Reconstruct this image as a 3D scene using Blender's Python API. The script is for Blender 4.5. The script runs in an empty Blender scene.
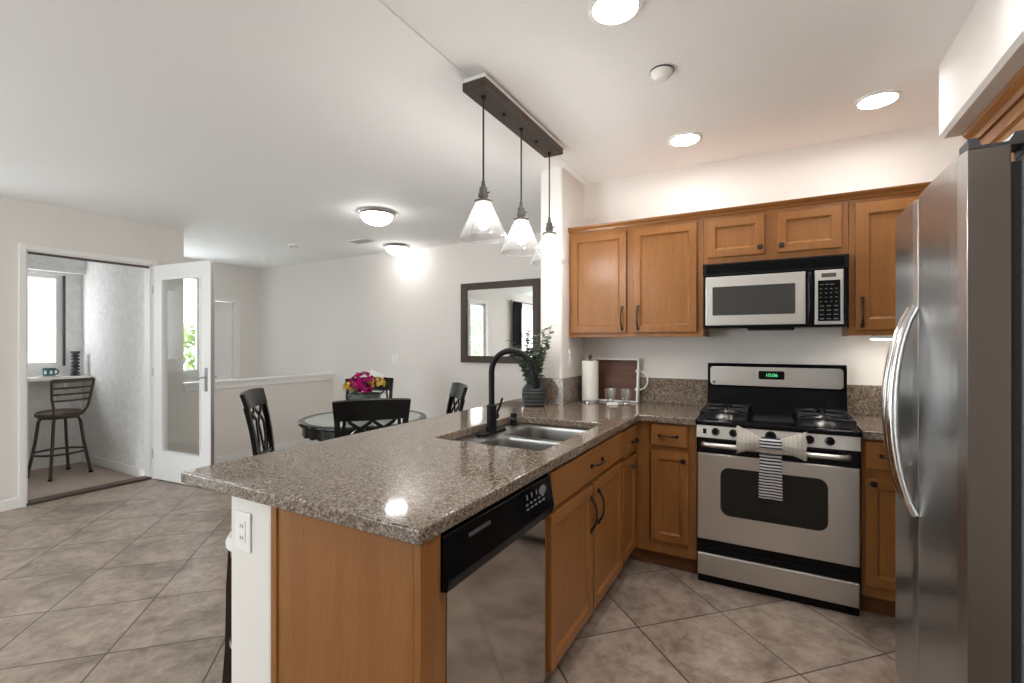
import bpy, bmesh, math, random
from mathutils import Vector, Matrix
PI = math.pi
sc = bpy.context.scene
COL = sc.collection
random.seed(7)

# ------------------------------------------------------------------ camera
cam = bpy.data.cameras.new('camera')
cam.sensor_width = 36.0
cam.lens = 471.6 / 1024 * 36.0
cam.shift_y = 1.8 / 1024
cam.clip_start = 0.02
camo = bpy.data.objects.new('camera', cam)
camo.location = (0, 0, 1.355)
camo.rotation_euler = (PI / 2, 0, math.radians(29.1))
COL.objects.link(camo)
sc.camera = camo

# ------------------------------------------------------------------ world, exposure
world = bpy.data.worlds.new('daylight')
sc.world = world
world.use_nodes = True
bg = world.node_tree.nodes['Background']
bg.inputs[0].default_value = (0.94, 0.97, 1.0, 1)
bg.inputs[1].default_value = 2.2
vs = sc.view_settings
sc.display_settings.display_device = 'sRGB'
vs.view_transform = 'Standard'
vs.look = 'None'
vs.gamma = 1
vs.use_curve_mapping = False
vs.exposure = 2.0
LAMP = 22.0           # radiance of the recessed lamps
DOME = 4.2            # radiance of the dome lamps
BULB = 42.0
sc.cycles.max_bounces = 10
sc.cycles.diffuse_bounces = 6
sc.cycles.transparent_max_bounces = 16
sc.cycles.sample_clamp_indirect = 6.0

def portal(loc, rot, sx, sy):
    l = bpy.data.lights.new('window_portal', 'AREA')
    l.shape = 'RECTANGLE'; l.size = sx; l.size_y = sy
    l.cycles.is_portal = True
    o = bpy.data.objects.new('window_portal', l)
    o.location = loc; o.rotation_euler = rot
    COL.objects.link(o)
# daylight guides in the window openings (sampling portals, give off no light of their own)
portal((-3.75, -3.27, 1.15), (PI / 2, 0, 0), 2.3, 2.3)        # added rear glass doors: normal points +Y
portal((-5.50, -1.55, 1.15), (0, -PI / 2, 0), 2.3, 1.4)     # left window near the curtain
portal((-5.50, 0.85, 1.45), (0, -PI / 2, 0), 1.5, 0.66)
portal((-7.22, 3.2, 1.6), (0, -PI / 2, 0), 1.4, 0.9)

# ------------------------------------------------------------------ materials
def mat(name, col, rough=0.5, metal=0.0, spec=0.5, emit=0, ecol=None, trans=0.0, ior=1.45, coat=0.0):
    m = bpy.data.materials.new(name)
    m.use_nodes = True
    b = m.node_tree.nodes['Principled BSDF']
    b.inputs['Base Color'].default_value = (*col, 1)
    b.inputs['Roughness'].default_value = rough
    b.inputs['Metallic'].default_value = metal
    b.inputs['Specular IOR Level'].default_value = spec
    b.inputs['IOR'].default_value = ior
    b.inputs['Transmission Weight'].default_value = trans
    b.inputs['Coat Weight'].default_value = coat
    if emit:
        b.inputs['Emission Color'].default_value = (*(ecol or col), 1)
        b.inputs['Emission Strength'].default_value = emit
    return m

def nt(m):
    t = m.node_tree
    return t, t.nodes, t.links, t.nodes['Principled BSDF']

def ramp(n, stops):
    r = n.new('ShaderNodeValToRGB')
    e = r.color_ramp.elements
    while len(e) < len(stops): e.new(0.5)
    for k, (p, c) in enumerate(stops):
        e[k].position = p; e[k].color = (*c, 1)
    return r

def coords(n, l, scale=(1, 1, 1), rot=(0, 0, 0), loc=(0, 0, 0)):
    tc = n.new('ShaderNodeTexCoord'); mp = n.new('ShaderNodeMapping')
    mp.inputs['Scale'].default_value = scale
    mp.inputs['Rotation'].default_value = rot
    mp.inputs['Location'].default_value = loc
    l.new(tc.outputs['Object'], mp.inputs['Vector'])
    return mp

def noise(n, l, vec, scale, detail=3, rough=0.5, dist=0.0):
    x = n.new('ShaderNodeTexNoise')
    x.inputs['Scale'].default_value = scale
    x.inputs['Detail'].default_value = detail
    x.inputs['Roughness'].default_value = rough
    x.inputs['Distortion'].default_value = dist
    l.new(vec.outputs[0], x.inputs['Vector'])
    return x

def bump(n, l, b, src, strength, dist=0.01):
    bp = n.new('ShaderNodeBump')
    bp.inputs['Strength'].default_value = strength
    bp.inputs['Distance'].default_value = dist
    l.new(src, bp.inputs['Height']); l.new(bp.outputs[0], b.inputs['Normal'])

def plaster(name, col, strength=0.15, scale=90, rough=0.75):
    m = mat(name, col, rough, spec=0.25)
    t, n, l, b = nt(m)
    mp = coords(n, l)
    x = noise(n, l, mp, scale, 3)
    bump(n, l, b, x.outputs[0], strength, 0.004)
    return m

M = {}
M['wall'] = plaster('wall_paint', (0.79, 0.757, 0.718))
M['ceiling'] = plaster('ceiling_paint', (0.92, 0.92, 0.915), 0.12, 120)
M['trim'] = mat('trim_paint', (0.84, 0.83, 0.81), 0.4)
M['door_paint'] = mat('door_paint', (0.88, 0.88, 0.88), 0.3)
M['plastic'] = mat('white_plastic', (0.85, 0.84, 0.81), 0.35)
M['slot'] = mat('dark_slot', (0.03, 0.03, 0.03), 0.6)

def stucco():
    m = mat('white_stucco', (0.80, 0.80, 0.79), 0.85, spec=0.2)
    t, n, l, b = nt(m)
    mp = coords(n, l)
    x = noise(n, l, mp, 14, 6, 0.65, 0.8)
    r = ramp(n, [(0.3, (0.72, 0.72, 0.715)), (0.6, (0.84, 0.84, 0.83))])
    l.new(x.outputs[0], r.inputs[0]); l.new(r.outputs[0], b.inputs['Base Color'])
    bump(n, l, b, x.outputs[0], 0.5, 0.02)
    return m
M['stucco'] = stucco()

M['neighbour'] = plaster('dimmed_white_stucco', (0.33, 0.33, 0.32), 0.5, 20)  # white neighbour wall, its colour darkened to hold its brightness down

def tile():
    m = mat('floor_tile', (0.4, 0.33, 0.27), 0.32)
    t, n, l, b = nt(m)
    T = 0.4667
    ox, oy = -0.569, 2.259
    c = math.cos(PI / 4)
    gx, gy = ox * c + oy * c, -ox * c + oy * c
    mp = coords(n, l, (1, 1, 1), (0, 0, -PI / 4), (-gx, -gy, 0))
    br = n.new('ShaderNodeTexBrick')
    br.offset = 0; br.squash = 1
    br.inputs['Scale'].default_value = 1
    br.inputs['Brick Width'].default_value = T
    br.inputs['Row Height'].default_value = T
    br.inputs['Mortar Size'].default_value = 0.004
    br.inputs['Mortar Smooth'].default_value = 0.2
    br.inputs['Color1'].default_value = (0, 0, 0, 1)
    br.inputs['Color2'].default_value = (1, 1, 1, 1)
    l.new(mp.outputs[0], br.inputs['Vector'])
    # per tile random shift of the veining
    sc_ = n.new('ShaderNodeVectorMath'); sc_.operation = 'SCALE'; sc_.inputs['Scale'].default_value = 7.0
    l.new(br.outputs['Color'], sc_.inputs[0])
    ad = n.new('ShaderNodeVectorMath'); ad.operation = 'ADD'
    l.new(mp.outputs[0], ad.inputs[0]); l.new(sc_.outputs[0], ad.inputs[1])
    x1 = noise(n, l, ad, 3.2, 8, 0.66, 0.7)
    x2 = noise(n, l, ad, 16, 6, 0.7, 0.3)
    r1 = ramp(n, [(0.28, (0.15, 0.115, 0.092)), (0.45, (0.335, 0.268, 0.22)), (0.60, (0.44, 0.36, 0.30)), (0.75, (0.325, 0.253, 0.205))])
    l.new(x1.outputs[0], r1.inputs[0])
    r2 = ramp(n, [(0.35, (0.62, 0.58, 0.55)), (0.58, (1, 1, 1))])
    l.new(x2.outputs[0], r2.inputs[0])
    mx = n.new('ShaderNodeMix'); mx.data_type = 'RGBA'; mx.blend_type = 'MULTIPLY'
    mx.inputs[0].default_value = 0.9
    l.new(r1.outputs[0], mx.inputs[6]); l.new(r2.outputs[0], mx.inputs[7])
    mg = n.new('ShaderNodeMix'); mg.data_type = 'RGBA'
    l.new(br.outputs['Fac'], mg.inputs[0])
    l.new(mx.outputs[2], mg.inputs[6]); mg.inputs[7].default_value = (0.075, 0.06, 0.05, 1)
    l.new(mg.outputs[2], b.inputs['Base Color'])
    inv = n.new('ShaderNodeMath'); inv.operation = 'SUBTRACT'; inv.inputs[0].default_value = 1
    l.new(br.outputs['Fac'], inv.inputs[1])
    bump(n, l, b, inv.outputs[0], 0.4, 0.003)
    rr = n.new('ShaderNodeMapRange')
    rr.inputs['To Min'].default_value = 0.26; rr.inputs['To Max'].default_value = 0.44
    l.new(x2.outputs[0], rr.inputs[0]); l.new(rr.outputs[0], b.inputs['Roughness'])
    return m
M['tile'] = tile()

def granite():
    m = mat('brown_granite', (0.2, 0.16, 0.13), 0.07, spec=0.6)
    t, n, l, b = nt(m)
    mp = coords(n, l)
    v = n.new('ShaderNodeTexVoronoi'); v.inputs['Scale'].default_value = 190
    l.new(mp.outputs[0], v.inputs['Vector'])
    sep = n.new('ShaderNodeSeparateColor'); l.new(v.outputs['Color'], sep.inputs[0])
    r1 = ramp(n, [(0.0, (0.065, 0.052, 0.043)), (0.2, (0.125, 0.094, 0.071)), (0.45, (0.19, 0.143, 0.106)), (0.72, (0.255, 0.198, 0.15)), (1.0, (0.35, 0.30, 0.25))])
    l.new(sep.outputs[0], r1.inputs[0])
    x = noise(n, l, mp, 55, 5, 0.7)
    r2 = ramp(n, [(0.34, (0.55, 0.52, 0.50)), (0.54, (1, 1, 1))])
    l.new(x.outputs[0], r2.inputs[0])
    mx = n.new('ShaderNodeMix'); mx.data_type = 'RGBA'; mx.blend_type = 'MULTIPLY'; mx.inputs[0].default_value = 0.85
    l.new(r1.outputs[0], mx.inputs[6]); l.new(r2.outputs[0], mx.inputs[7])
    l.new(mx.outputs[2], b.inputs['Base Color'])
    return m
M['granite'] = granite()

def wood(name, a, bcol, axis='z', rough=0.33, s=1.0):
    m = mat(name, a, rough, spec=0.32)
    t, n, l, b = nt(m)
    sca = {'z': (9 * s, 9 * s, 0.7 * s), 'x': (0.7 * s, 9 * s, 9 * s), 'y': (9 * s, 0.7 * s, 9 * s)}[axis]
    mp = coords(n, l, sca)
    x = noise(n, l, mp, 2.5, 6, 0.6, 0.6)
    r = ramp(n, [(0.25, bcol), (0.7, a)])
    l.new(x.outputs[0], r.inputs[0])
    mp2 = coords(n, l, tuple(q * 8 for q in sca))
    x2 = noise(n, l, mp2, 2.5, 3, 0.6)
    r2 = ramp(n, [(0.35, (0.86, 0.84, 0.82)), (0.65, (1, 1, 1))])
    l.new(x2.outputs[0], r2.inputs[0])
    mx = n.new('ShaderNodeMix'); mx.data_type = 'RGBA'; mx.blend_type = 'MULTIPLY'; mx.inputs[0].default_value = 1
    l.new(r.outputs[0], mx.inputs[6]); l.new(r2.outputs[0], mx.inputs[7])
    l.new(mx.outputs[2], b.inputs['Base Color'])
    return m
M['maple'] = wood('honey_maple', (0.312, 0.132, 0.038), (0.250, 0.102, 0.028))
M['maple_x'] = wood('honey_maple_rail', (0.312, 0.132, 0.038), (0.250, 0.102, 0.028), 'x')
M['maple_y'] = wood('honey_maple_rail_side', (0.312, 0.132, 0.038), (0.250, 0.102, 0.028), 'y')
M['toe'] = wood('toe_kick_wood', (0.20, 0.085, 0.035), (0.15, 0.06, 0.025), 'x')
M['walnut'] = wood('dark_weathered_wood', (0.085, 0.062, 0.050), (0.045, 0.033, 0.027), 'y', 0.5)
M['frame_wood'] = wood('grey_brown_frame', (0.10, 0.072, 0.056), (0.055, 0.042, 0.035), 'z', 0.45)
M['traywood'] = wood('red_brown_board', (0.15, 0.06, 0.032), (0.07, 0.03, 0.018), 'x', 0.45, 0.6)
M['blackwood'] = mat('black_lacquer', (0.006, 0.0055, 0.0055), 0.2, spec=0.28)
M['darkwood'] = mat('espresso_wood', (0.028, 0.017, 0.012), 0.35)

def steel(name, col, rough, axis, streak=0.10, aniso=0.0):
    m = mat(name, col, rough, metal=1.0)
    t, n, l, b = nt(m)
    sca = {'x': (1.0, 260, 260), 'z': (260, 260, 1.0), 'y': (260, 1.0, 260)}[axis]
    mp = coords(n, l, sca)
    x = noise(n, l, mp, 1.0, 2)
    rr = n.new('ShaderNodeMapRange')
    rr.inputs['To Min'].default_value = rough - streak; rr.inputs['To Max'].default_value = rough + streak
    l.new(x.outputs[0], rr.inputs[0]); l.new(rr.outputs[0], b.inputs['Roughness'])
    return m
M['steel_x'] = steel('brushed_steel', (0.60, 0.58, 0.55), 0.33, 'x', 0.04)
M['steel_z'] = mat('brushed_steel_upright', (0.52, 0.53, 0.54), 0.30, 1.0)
M['steel_side'] = mat('darkened_steel_edge', (0.19, 0.168, 0.15), 0.36, 1.0)  # darkened copy of the steel, tones down rear light on the door edges
M['sink'] = steel('sink_steel', (0.40, 0.388, 0.37), 0.30, 'x', 0.06)
M['chrome'] = mat('polished_steel', (0.72, 0.71, 0.70), 0.14, 1.0)
M['nickel'] = mat('brushed_nickel', (0.55, 0.54, 0.53), 0.28, 1.0)
M['dw_steel'] = steel('dishwasher_steel', (0.50, 0.48, 0.46), 0.10, 'z', 0.04)
M['black'] = mat('black_gloss', (0.004, 0.004, 0.005), 0.12, spec=0.2)
M['blackm'] = mat('black_matte', (0.007, 0.007, 0.0075), 0.4, spec=0.2)
M['charcoal'] = mat('charcoal_plastic', (0.06, 0.06, 0.063), 0.45)
M['grey'] = mat('grey_case', (0.17, 0.17, 0.175), 0.5)
M['gasket'] = mat('gasket_rubber', (0.02, 0.02, 0.02), 0.7)
M['iron'] = mat('cast_iron', (0.006, 0.006, 0.009), 0.3)
M['bronze'] = mat('oil_rubbed_bronze', (0.035, 0.026, 0.022), 0.38, 0.6)
M['pewter'] = mat('dark_pewter', (0.13, 0.12, 0.11), 0.4, 0.85)
M['oven_glass'] = mat('oven_glass', (0.014, 0.013, 0.011), 0.08, spec=0.3)
M['mw_glass'] = mat('microwave_window', (0.05, 0.05, 0.047), 0.10)
M['mirror'] = mat('mirror_silver', (0.90, 0.91, 0.90), 0.0, 1.0)
M['paper'] = mat('paper_roll', (0.86, 0.84, 0.78), 0.9, spec=0.1)
M['whitecloth'] = mat('white_cloth', (0.82, 0.81, 0.79), 0.85, spec=0.15)
M['whitewood'] = mat('white_painted_wood', (0.80, 0.79, 0.76), 0.5)
M['rope'] = mat('white_rope', (0.74, 0.72, 0.66), 0.9)
M['seat_white'] = mat('white_vinyl', (0.75, 0.75, 0.75), 0.35)
M['seat_brown'] = mat('brown_vinyl', (0.075, 0.05, 0.038), 0.45)
M['bronze_brown'] = mat('brown_metal', (0.085, 0.065, 0.05), 0.4, 0.5)
M['teal'] = mat('teal_ceramic', (0.05, 0.14, 0.16), 0.25)
M['concrete'] = plaster('balcony_concrete', (0.43, 0.355, 0.30), 0.2, 60)
M['leaf'] = mat('eucalyptus_leaf', (0.085, 0.125, 0.07), 0.55)
M['leaf_pale'] = mat('eucalyptus_leaf_pale', (0.17, 0.23, 0.15), 0.6)
M['stem'] = mat('plant_stem', (0.10, 0.085, 0.05), 0.6)
M['leaf_dark'] = mat('dark_green_leaf', (0.035, 0.075, 0.025), 0.5)
M['magenta'] = mat('magenta_petal', (0.36, 0.010, 0.13), 0.9, spec=0.05)
M['yellow'] = mat('yellow_petal', (0.62, 0.40, 0.06), 0.9, spec=0.05)
M['pot'] = mat('grey_green_pot', (0.10, 0.115, 0.105), 0.35)
M['vase'] = mat('dark_vase_glaze', (0.022, 0.023, 0.025), 0.45)
M['vase_band'] = mat('pale_vase_band', (0.20, 0.20, 0.19), 0.6)
M['tree'] = mat('garden_foliage', (0.20, 0.30, 0.05), 0.6)
M['bark'] = mat('bark', (0.10, 0.07, 0.05), 0.8)
M['curtain'] = mat('charcoal_curtain', (0.018, 0.018, 0.022), 0.8)
M['grey_band'] = mat('grey_paint', (0.48, 0.48, 0.48), 0.7)
M['lamp'] = mat('lamp_glow', (1, 1, 1), 0.4, emit=LAMP, ecol=(1.0, 0.975, 0.945))
M['dome'] = mat('dome_glow', (1, 1, 1), 0.4, emit=DOME, ecol=(1.0, 0.975, 0.94))
M['bulb'] = mat('bulb_glow', (1, 1, 1), 0.4, emit=BULB, ecol=(1.0, 0.965, 0.92))
M['striplamp'] = mat('strip_glow', (1, 1, 1), 0.4, emit=14.0, ecol=(1.0, 0.95, 0.85))
M['digits'] = mat('green_digits', (0.05, 0.4, 0.12), 0.5, emit=0.25, ecol=(0.12, 0.85, 0.30))
M['lcd'] = mat('grey_lcd', (0.07, 0.075, 0.06), 0.3)
M['print'] = mat('pale_print', (0.17, 0.17, 0.175), 0.5)

def pane(name, tint, gloss):
    m = bpy.data.materials.new(name); m.use_nodes = True
    n, l = m.node_tree.nodes, m.node_tree.links
    n.clear()
    o = n.new('ShaderNodeOutputMaterial'); mx = n.new('ShaderNodeMixShader')
    tr = n.new('ShaderNodeBsdfTransparent'); gl = n.new('ShaderNodeBsdfGlossy')
    tr.inputs[0].default_value = (*tint, 1); gl.inputs['Roughness'].default_value = 0.0
    lw = n.new('ShaderNodeLayerWeight'); lw.inputs['Blend'].default_value = 0.5
    pw = n.new('ShaderNodeMath'); pw.operation = 'POWER'; pw.inputs[1].default_value = 4.0
    l.new(lw.outputs['Facing'], pw.inputs[0])
    ml = n.new('ShaderNodeMath'); ml.operation = 'MULTIPLY_ADD'; ml.inputs[1].default_value = 0.8; ml.inputs[2].default_value = 0.04 + gloss
    l.new(pw.outputs[0], ml.inputs[0]); l.new(ml.outputs[0], mx.inputs[0])
    l.new(tr.outputs[0], mx.inputs[1]); l.new(gl.outputs[0], mx.inputs[2]); l.new(mx.outputs[0], o.inputs[0])
    return m
M['pane'] = pane('clear_pane', (0.93, 0.95, 0.95), 0.0)
M['shade_glass'] = pane('seeded_glass', (0.985, 0.985, 0.985), 0.06)
def seeded(m):
    n, l = m.node_tree.nodes, m.node_tree.links
    o = n['Material Output']; old = o.inputs[0].links[0].from_socket
    mx = n.new('ShaderNodeMixShader'); mx.inputs[0].default_value = 0.022
    df = n.new('ShaderNodeBsdfTranslucent'); df.inputs[0].default_value = (0.95, 0.95, 0.95, 1)
    l.new(old, mx.inputs[1]); l.new(df.outputs[0], mx.inputs[2]); l.new(mx.outputs[0], o.inputs[0])
seeded(M['shade_glass'])
M['tumbler'] = pane('drinking_glass', (0.97, 0.98, 0.98), 0.12)
M['tableglass'] = mat('frosted_table_glass', (0.33, 0.36, 0.34), 0.12, spec=0.6)

def striped(name, light, dark, axis, freq, thick):
    m = mat(name, light, 0.9, spec=0.1)
    t, n, l, b = nt(m)
    mp = coords(n, l)
    sx = n.new('ShaderNodeSeparateXYZ'); l.new(mp.outputs[0], sx.inputs[0])
    ml = n.new('ShaderNodeMath'); ml.operation = 'MULTIPLY'; ml.inputs[1].default_value = freq
    l.new(sx.outputs[axis], ml.inputs[0])
    fr = n.new('ShaderNodeMath'); fr.operation = 'FRACT'; l.new(ml.outputs[0], fr.inputs[0])
    gt = n.new('ShaderNodeMath'); gt.operation = 'LESS_THAN'; gt.inputs[1].default_value = thick; l.new(fr.outputs[0], gt.inputs[0])
    mx = n.new('ShaderNodeMix'); mx.data_type = 'RGBA'
    l.new(gt.outputs[0], mx.inputs[0]); mx.inputs[6].default_value = (*light, 1); mx.inputs[7].default_value = (*dark, 1)
    l.new(mx.outputs[2], b.inputs['Base Color'])
    x = noise(n, l, coords(n, l), 400, 2)
    bump(n, l, b, x.outputs[0], 0.3, 0.002)
    return m
M['bow'] = striped('cream_waffle_cloth', (0.50, 0.47, 0.415), (0.43, 0.405, 0.36), 0, 52, 0.35)
M['navy'] = striped('navy_striped_cloth', (0.66, 0.64, 0.62), (0.022, 0.025, 0.05), 2, 62, 0.5)

# ------------------------------------------------------------------ mesh builder
class MB:
    def __init__(self):
        self.bm = bmesh.new(); self.T = Matrix.Identity(4)
    def add(self, verts, faces):
        vs_ = [self.bm.verts.new(self.T @ Vector(v)) for v in verts]
        fs = []
        for f in faces:
            try: fs.append(self.bm.faces.new([vs_[i] for i in f]))
            except ValueError: pass
        return vs_, fs
    def box(self, x0, x1, y0, y1, z0, z1, bev=0.0, seg=2):
        x0, x1 = min(x0, x1), max(x0, x1); y0, y1 = min(y0, y1), max(y0, y1); z0, z1 = min(z0, z1), max(z0, z1)
        v, f = self.add([(x0, y0, z0), (x1, y0, z0), (x1, y1, z0), (x0, y1, z0), (x0, y0, z1), (x1, y0, z1), (x1, y1, z1), (x0, y1, z1)],
                        [(0, 3, 2, 1), (4, 5, 6, 7), (0, 1, 5, 4), (1, 2, 6, 5), (2, 3, 7, 6), (3, 0, 4, 7)])
        if bev > 0:
            bev = min(bev, 0.45 * min(x1 - x0, y1 - y0, z1 - z0))
            es = list({e for q in f for e in q.edges})
            bmesh.ops.bevel(self.bm, geom=es, offset=bev, segments=seg, affect='EDGES', profile=0.5)
        return self
    def prism(self, pts, axis, a0, a1, bev=0.0, seg=2):
        """pts: 2D outline; axis 'x','y','z' is the extrusion direction"""
        def P(p, a):
            return {'x': (a, p[0], p[1]), 'y': (p[0], a, p[1]), 'z': (p[0], p[1], a)}[axis]
        n = len(pts)
        v, f = self.add([P(p, a0) for p in pts] + [P(p, a1) for p in pts],
                        [tuple(range(n))[::-1], tuple(range(n, 2 * n))] + [(i, (i + 1) % n, n + (i + 1) % n, n + i) for i in range(n)])
        if bev > 0:
            es = list({e for q in f for e in q.edges})
            bmesh.ops.bevel(self.bm, geom=es, offset=bev, segments=seg, affect='EDGES', profile=0.5)
        return self
    def tube(self, pts, r, n=10, caps=True):
        pts = [Vector(p) for p in pts]
        rs = r if isinstance(r, (list, tuple)) else [r] * len(pts)
        up = None; rings = []
        for i, p in enumerate(pts):
            a = pts[max(i - 1, 0)]; b = pts[min(i + 1, len(pts) - 1)]
            t = (b - a).normalized()
            if up is None:
                up = Vector((0, 0, 1)) if abs(t.z) < 0.9 else Vector((1, 0, 0))
            s = t.cross(up)
            if s.length < 1e-6: s = t.orthogonal()
            s.normalize(); up = s.cross(t).normalized()
            rings.append([self.T @ (p + (s * math.cos(2 * PI * k / n) + up * math.sin(2 * PI * k / n)) * rs[i]) for k in range(n)])
        vv = [[self.bm.verts.new(q) for q in rg] for rg in rings]
        for i in range(len(vv) - 1):
            for k in range(n):
                self.bm.faces.new((vv[i][k], vv[i][(k + 1) % n], vv[i + 1][(k + 1) % n], vv[i + 1][k]))
        if caps:
            self.bm.faces.new(vv[0][::-1]); self.bm.faces.new(vv[-1])
        return self
    def bar(self, pts, w, d, side=(0, 0, 1)):
        """rectangular section sweep; w across `side`, d across the third direction"""
        pts = [Vector(p) for p in pts]; side = Vector(side); vv = []
        for i, p in enumerate(pts):
            t = (pts[min(i + 1, len(pts) - 1)] - pts[max(i - 1, 0)]).normalized()
            s = (side - t * side.dot(t)).normalized(); q = t.cross(s)
            vv.append([self.bm.verts.new(self.T @ (p + s * a * w / 2 + q * b * d / 2)) for a, b in ((-1, -1), (1, -1), (1, 1), (-1, 1))])
        for i in range(len(vv) - 1):
            for k in range(4):
                self.bm.faces.new((vv[i][k], vv[i][(k + 1) % 4], vv[i + 1][(k + 1) % 4], vv[i + 1][k]))
        self.bm.faces.new(vv[0][::-1]); self.bm.faces.new(vv[-1])
        return self
    def lathe(self, prof, c=(0, 0, 0), n=32, close=False):
        """prof: (radius, z) pairs about the vertical axis through c"""
        rings = []
        for r, z in prof:
            if r < 1e-6:
                rings.append([self.bm.verts.new(self.T @ Vector((c[0], c[1], c[2] + z)))])
            else:
                rings.append([self.bm.verts.new(self.T @ Vector((c[0] + r * math.cos(2 * PI * k / n), c[1] + r * math.sin(2 * PI * k / n), c[2] + z))) for k in range(n)])
        pairs = list(zip(rings, rings[1:]))
        if close: pairs.append((rings[-1], rings[0]))
        for a, b in pairs:
            for k in range(n):
                k2 = (k + 1) % n
                if len(a) == 1 and len(b) == 1: continue
                if len(a) == 1: self.bm.faces.new((a[0], b[k2], b[k]))
                elif len(b) == 1: self.bm.faces.new((a[k], a[k2], b[0]))
                else: self.bm.faces.new((a[k], a[k2], b[k2], b[k]))
        return self
    def cyl(self, p0, p1, r, n=20):
        return self.tube([p0, p1], r, n)
    def sheet(self, grid, thick=0.0):
        """grid of points [i][j]"""
        vv = [[self.bm.verts.new(self.T @ Vector(p)) for p in row] for row in grid]
        fs = []
        for i in range(len(vv) - 1):
            for j in range(len(vv[0]) - 1):
                fs.append(self.bm.faces.new((vv[i][j], vv[i + 1][j], vv[i + 1][j + 1], vv[i][j + 1])))
        if thick:
            bmesh.ops.recalc_face_normals(self.bm, faces=fs)
            bmesh.ops.solidify(self.bm, geom=fs, thickness=thick)
        return self
    def blob(self, c, r, sub=2, sq=(1, 1, 1), jit=0.0):
        m = Matrix.Translation(Vector(c)) @ Matrix.Diagonal((r * sq[0], r * sq[1], r * sq[2], 1))
        g = bmesh.ops.create_icosphere(self.bm, subdivisions=sub, radius=1.0, matrix=self.T @ m)
        if jit:
            for v in g['verts']:
                v.co += Vector((random.uniform(-1, 1), random.uniform(-1, 1), random.uniform(-1, 1))) * jit
        return self

def root_of(o):
    while o.parent: o = o.parent
    return o

def obj(name, mb, m, parent=None, local=False, smooth=True, angle=38, recalc=True):
    bm = mb.bm
    if parent is not None and not local:
        bmesh.ops.translate(bm, verts=bm.verts, vec=-root_of(parent).location)
    if recalc:
        bmesh.ops.recalc_face_normals(bm, faces=bm.faces)
    me = bpy.data.meshes.new(name)
    bm.to_mesh(me); bm.free()
    for q in (m if isinstance(m, (list, tuple)) else [m]):
        me.materials.append(q)
    if smooth:
        me.polygons.foreach_set('use_smooth', [True] * len(me.polygons))
        me.set_sharp_from_angle(angle=math.radians(angle))
    o = bpy.data.objects.new(name, me)
    COL.objects.link(o)
    if smooth and len(me.polygons) < 3000:
        wn = o.modifiers.new('weighted_normals', 'WEIGHTED_NORMAL'); wn.keep_sharp = True; wn.weight = 80
    if parent is not None: o.parent = parent
    return o

def tag(o, label, cat, group=None):
    o['label'] = label; o['category'] = cat
    if group: o['group'] = group
    return o

def thing(name, label, cat, loc=(0, 0, 0), rz=0.0, group=None):
    o = bpy.data.objects.new(name, None)
    o.empty_display_size = 0.1
    o.location = loc; o.rotation_euler = (0, 0, rz)
    COL.objects.link(o)
    return tag(o, label, cat, group)

def struct(name, mb, m, parent=None, label=None, **k):
    o = obj(name, mb, m, parent, **k)
    if parent is None: o['kind'] = 'structure'
    if label: o['label'] = label
    return o

def kids(o):
    return [c for c in bpy.data.objects if c.parent == o]

def dup(src, loc, rz, label, group=None):
    c = src.copy(); COL.objects.link(c); c.location = loc; c.rotation_euler = (0, 0, rz); c['label'] = label
    if group: c['group'] = group
    for a in kids(src):
        a2 = a.copy(); COL.objects.link(a2); a2.parent = c
        for b in kids(a):
            b2 = b.copy(); COL.objects.link(b2); b2.parent = a2
    return c

def arc(c, r, a0, a1, n, plane='xz'):
    out = []
    for i in range(n + 1):
        a = a0 + (a1 - a0) * i / n
        u, v = r * math.cos(a), r * math.sin(a)
        out.append({'xz': (c[0] + u, c[1], c[2] + v), 'yz': (c[0], c[1] + u, c[2] + v), 'xy': (c[0] + u, c[1] + v, c[2])}[plane])
    return out

# ================================================================== SETTING
ZD, ZK = 2.54, 2.60        # ceilings: dining side, kitchen side
XL, XR = -5.44, 1.25         # left and right walls
YB, YD, YR = 3.50, 4.58, -3.2
XS = -1.30                   # seam between the two ceilings, kitchen face of the stub wall

b = MB(); b.box(XL, XR + 0.1, YR - 0.1, YD, -0.10, 0.0); struct('floor', b, M['tile'])
b = MB(); b.box(-1.25, XR + 0.1, YR - 0.1, YB + 0.12, ZK, ZK + 0.12); struct('ceiling', b, M['ceiling'])
b = MB(); b.prism([(-5.56, ZD), (-2.6, ZD), (-1.25, ZK - 0.006), (-1.25, ZK + 0.12), (-5.56, ZK + 0.12)], 'y', YR - 0.1, YD + 0.12); struct('ceiling', b, M['ceiling'], smooth=False)
b = MB(); b.box(-7.3, -5.56, 2.46, YD + 0.12, ZD, ZD + 0.15); struct('ceiling', b, M['ceiling'])
b = MB(); b.box(XS, XR + 0.1, YB, YB + 0.12, 0, ZK); struct('wall_back', b, M['wall'])
b = MB(); b.box(XR, XR + 0.12, YR - 0.1, YB, 0, ZK); struct('wall_right', b, M['wall'])
b = MB(); b.box(-7.55, XS, YD, YD + 0.12, -1.4, ZD); struct('wall_far', b, M['wall'])
# stub wall at the end of the cabinets, with rounded corners
b = MB(); b.prism([(-1.468, 3.05), (XS, 3.05), (XS, YD), (-1.468, YD)], 'z', 0, ZK - 0.001, 0.0)
es = [e for e in b.bm.edges if abs(e.verts[0].co.z - e.verts[1].co.z) > 1 and e.verts[0].co.y < 3.1]
bmesh.ops.bevel(b.bm, geom=es, offset=0.018, segments=4, affect='EDGES', profile=0.5)
struct('wall_stub', b, M['wall'])
# soffit above the refrigerator, rounded lower corners
b = MB(); b.prism([(0.645, ZK), (0.645, 2.285), (0.66, 2.27), (XR, 2.27), (XR, ZK)], 'y', -1.0, 2.78)
struct('wall_soffit', b, M['wall'])

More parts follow.
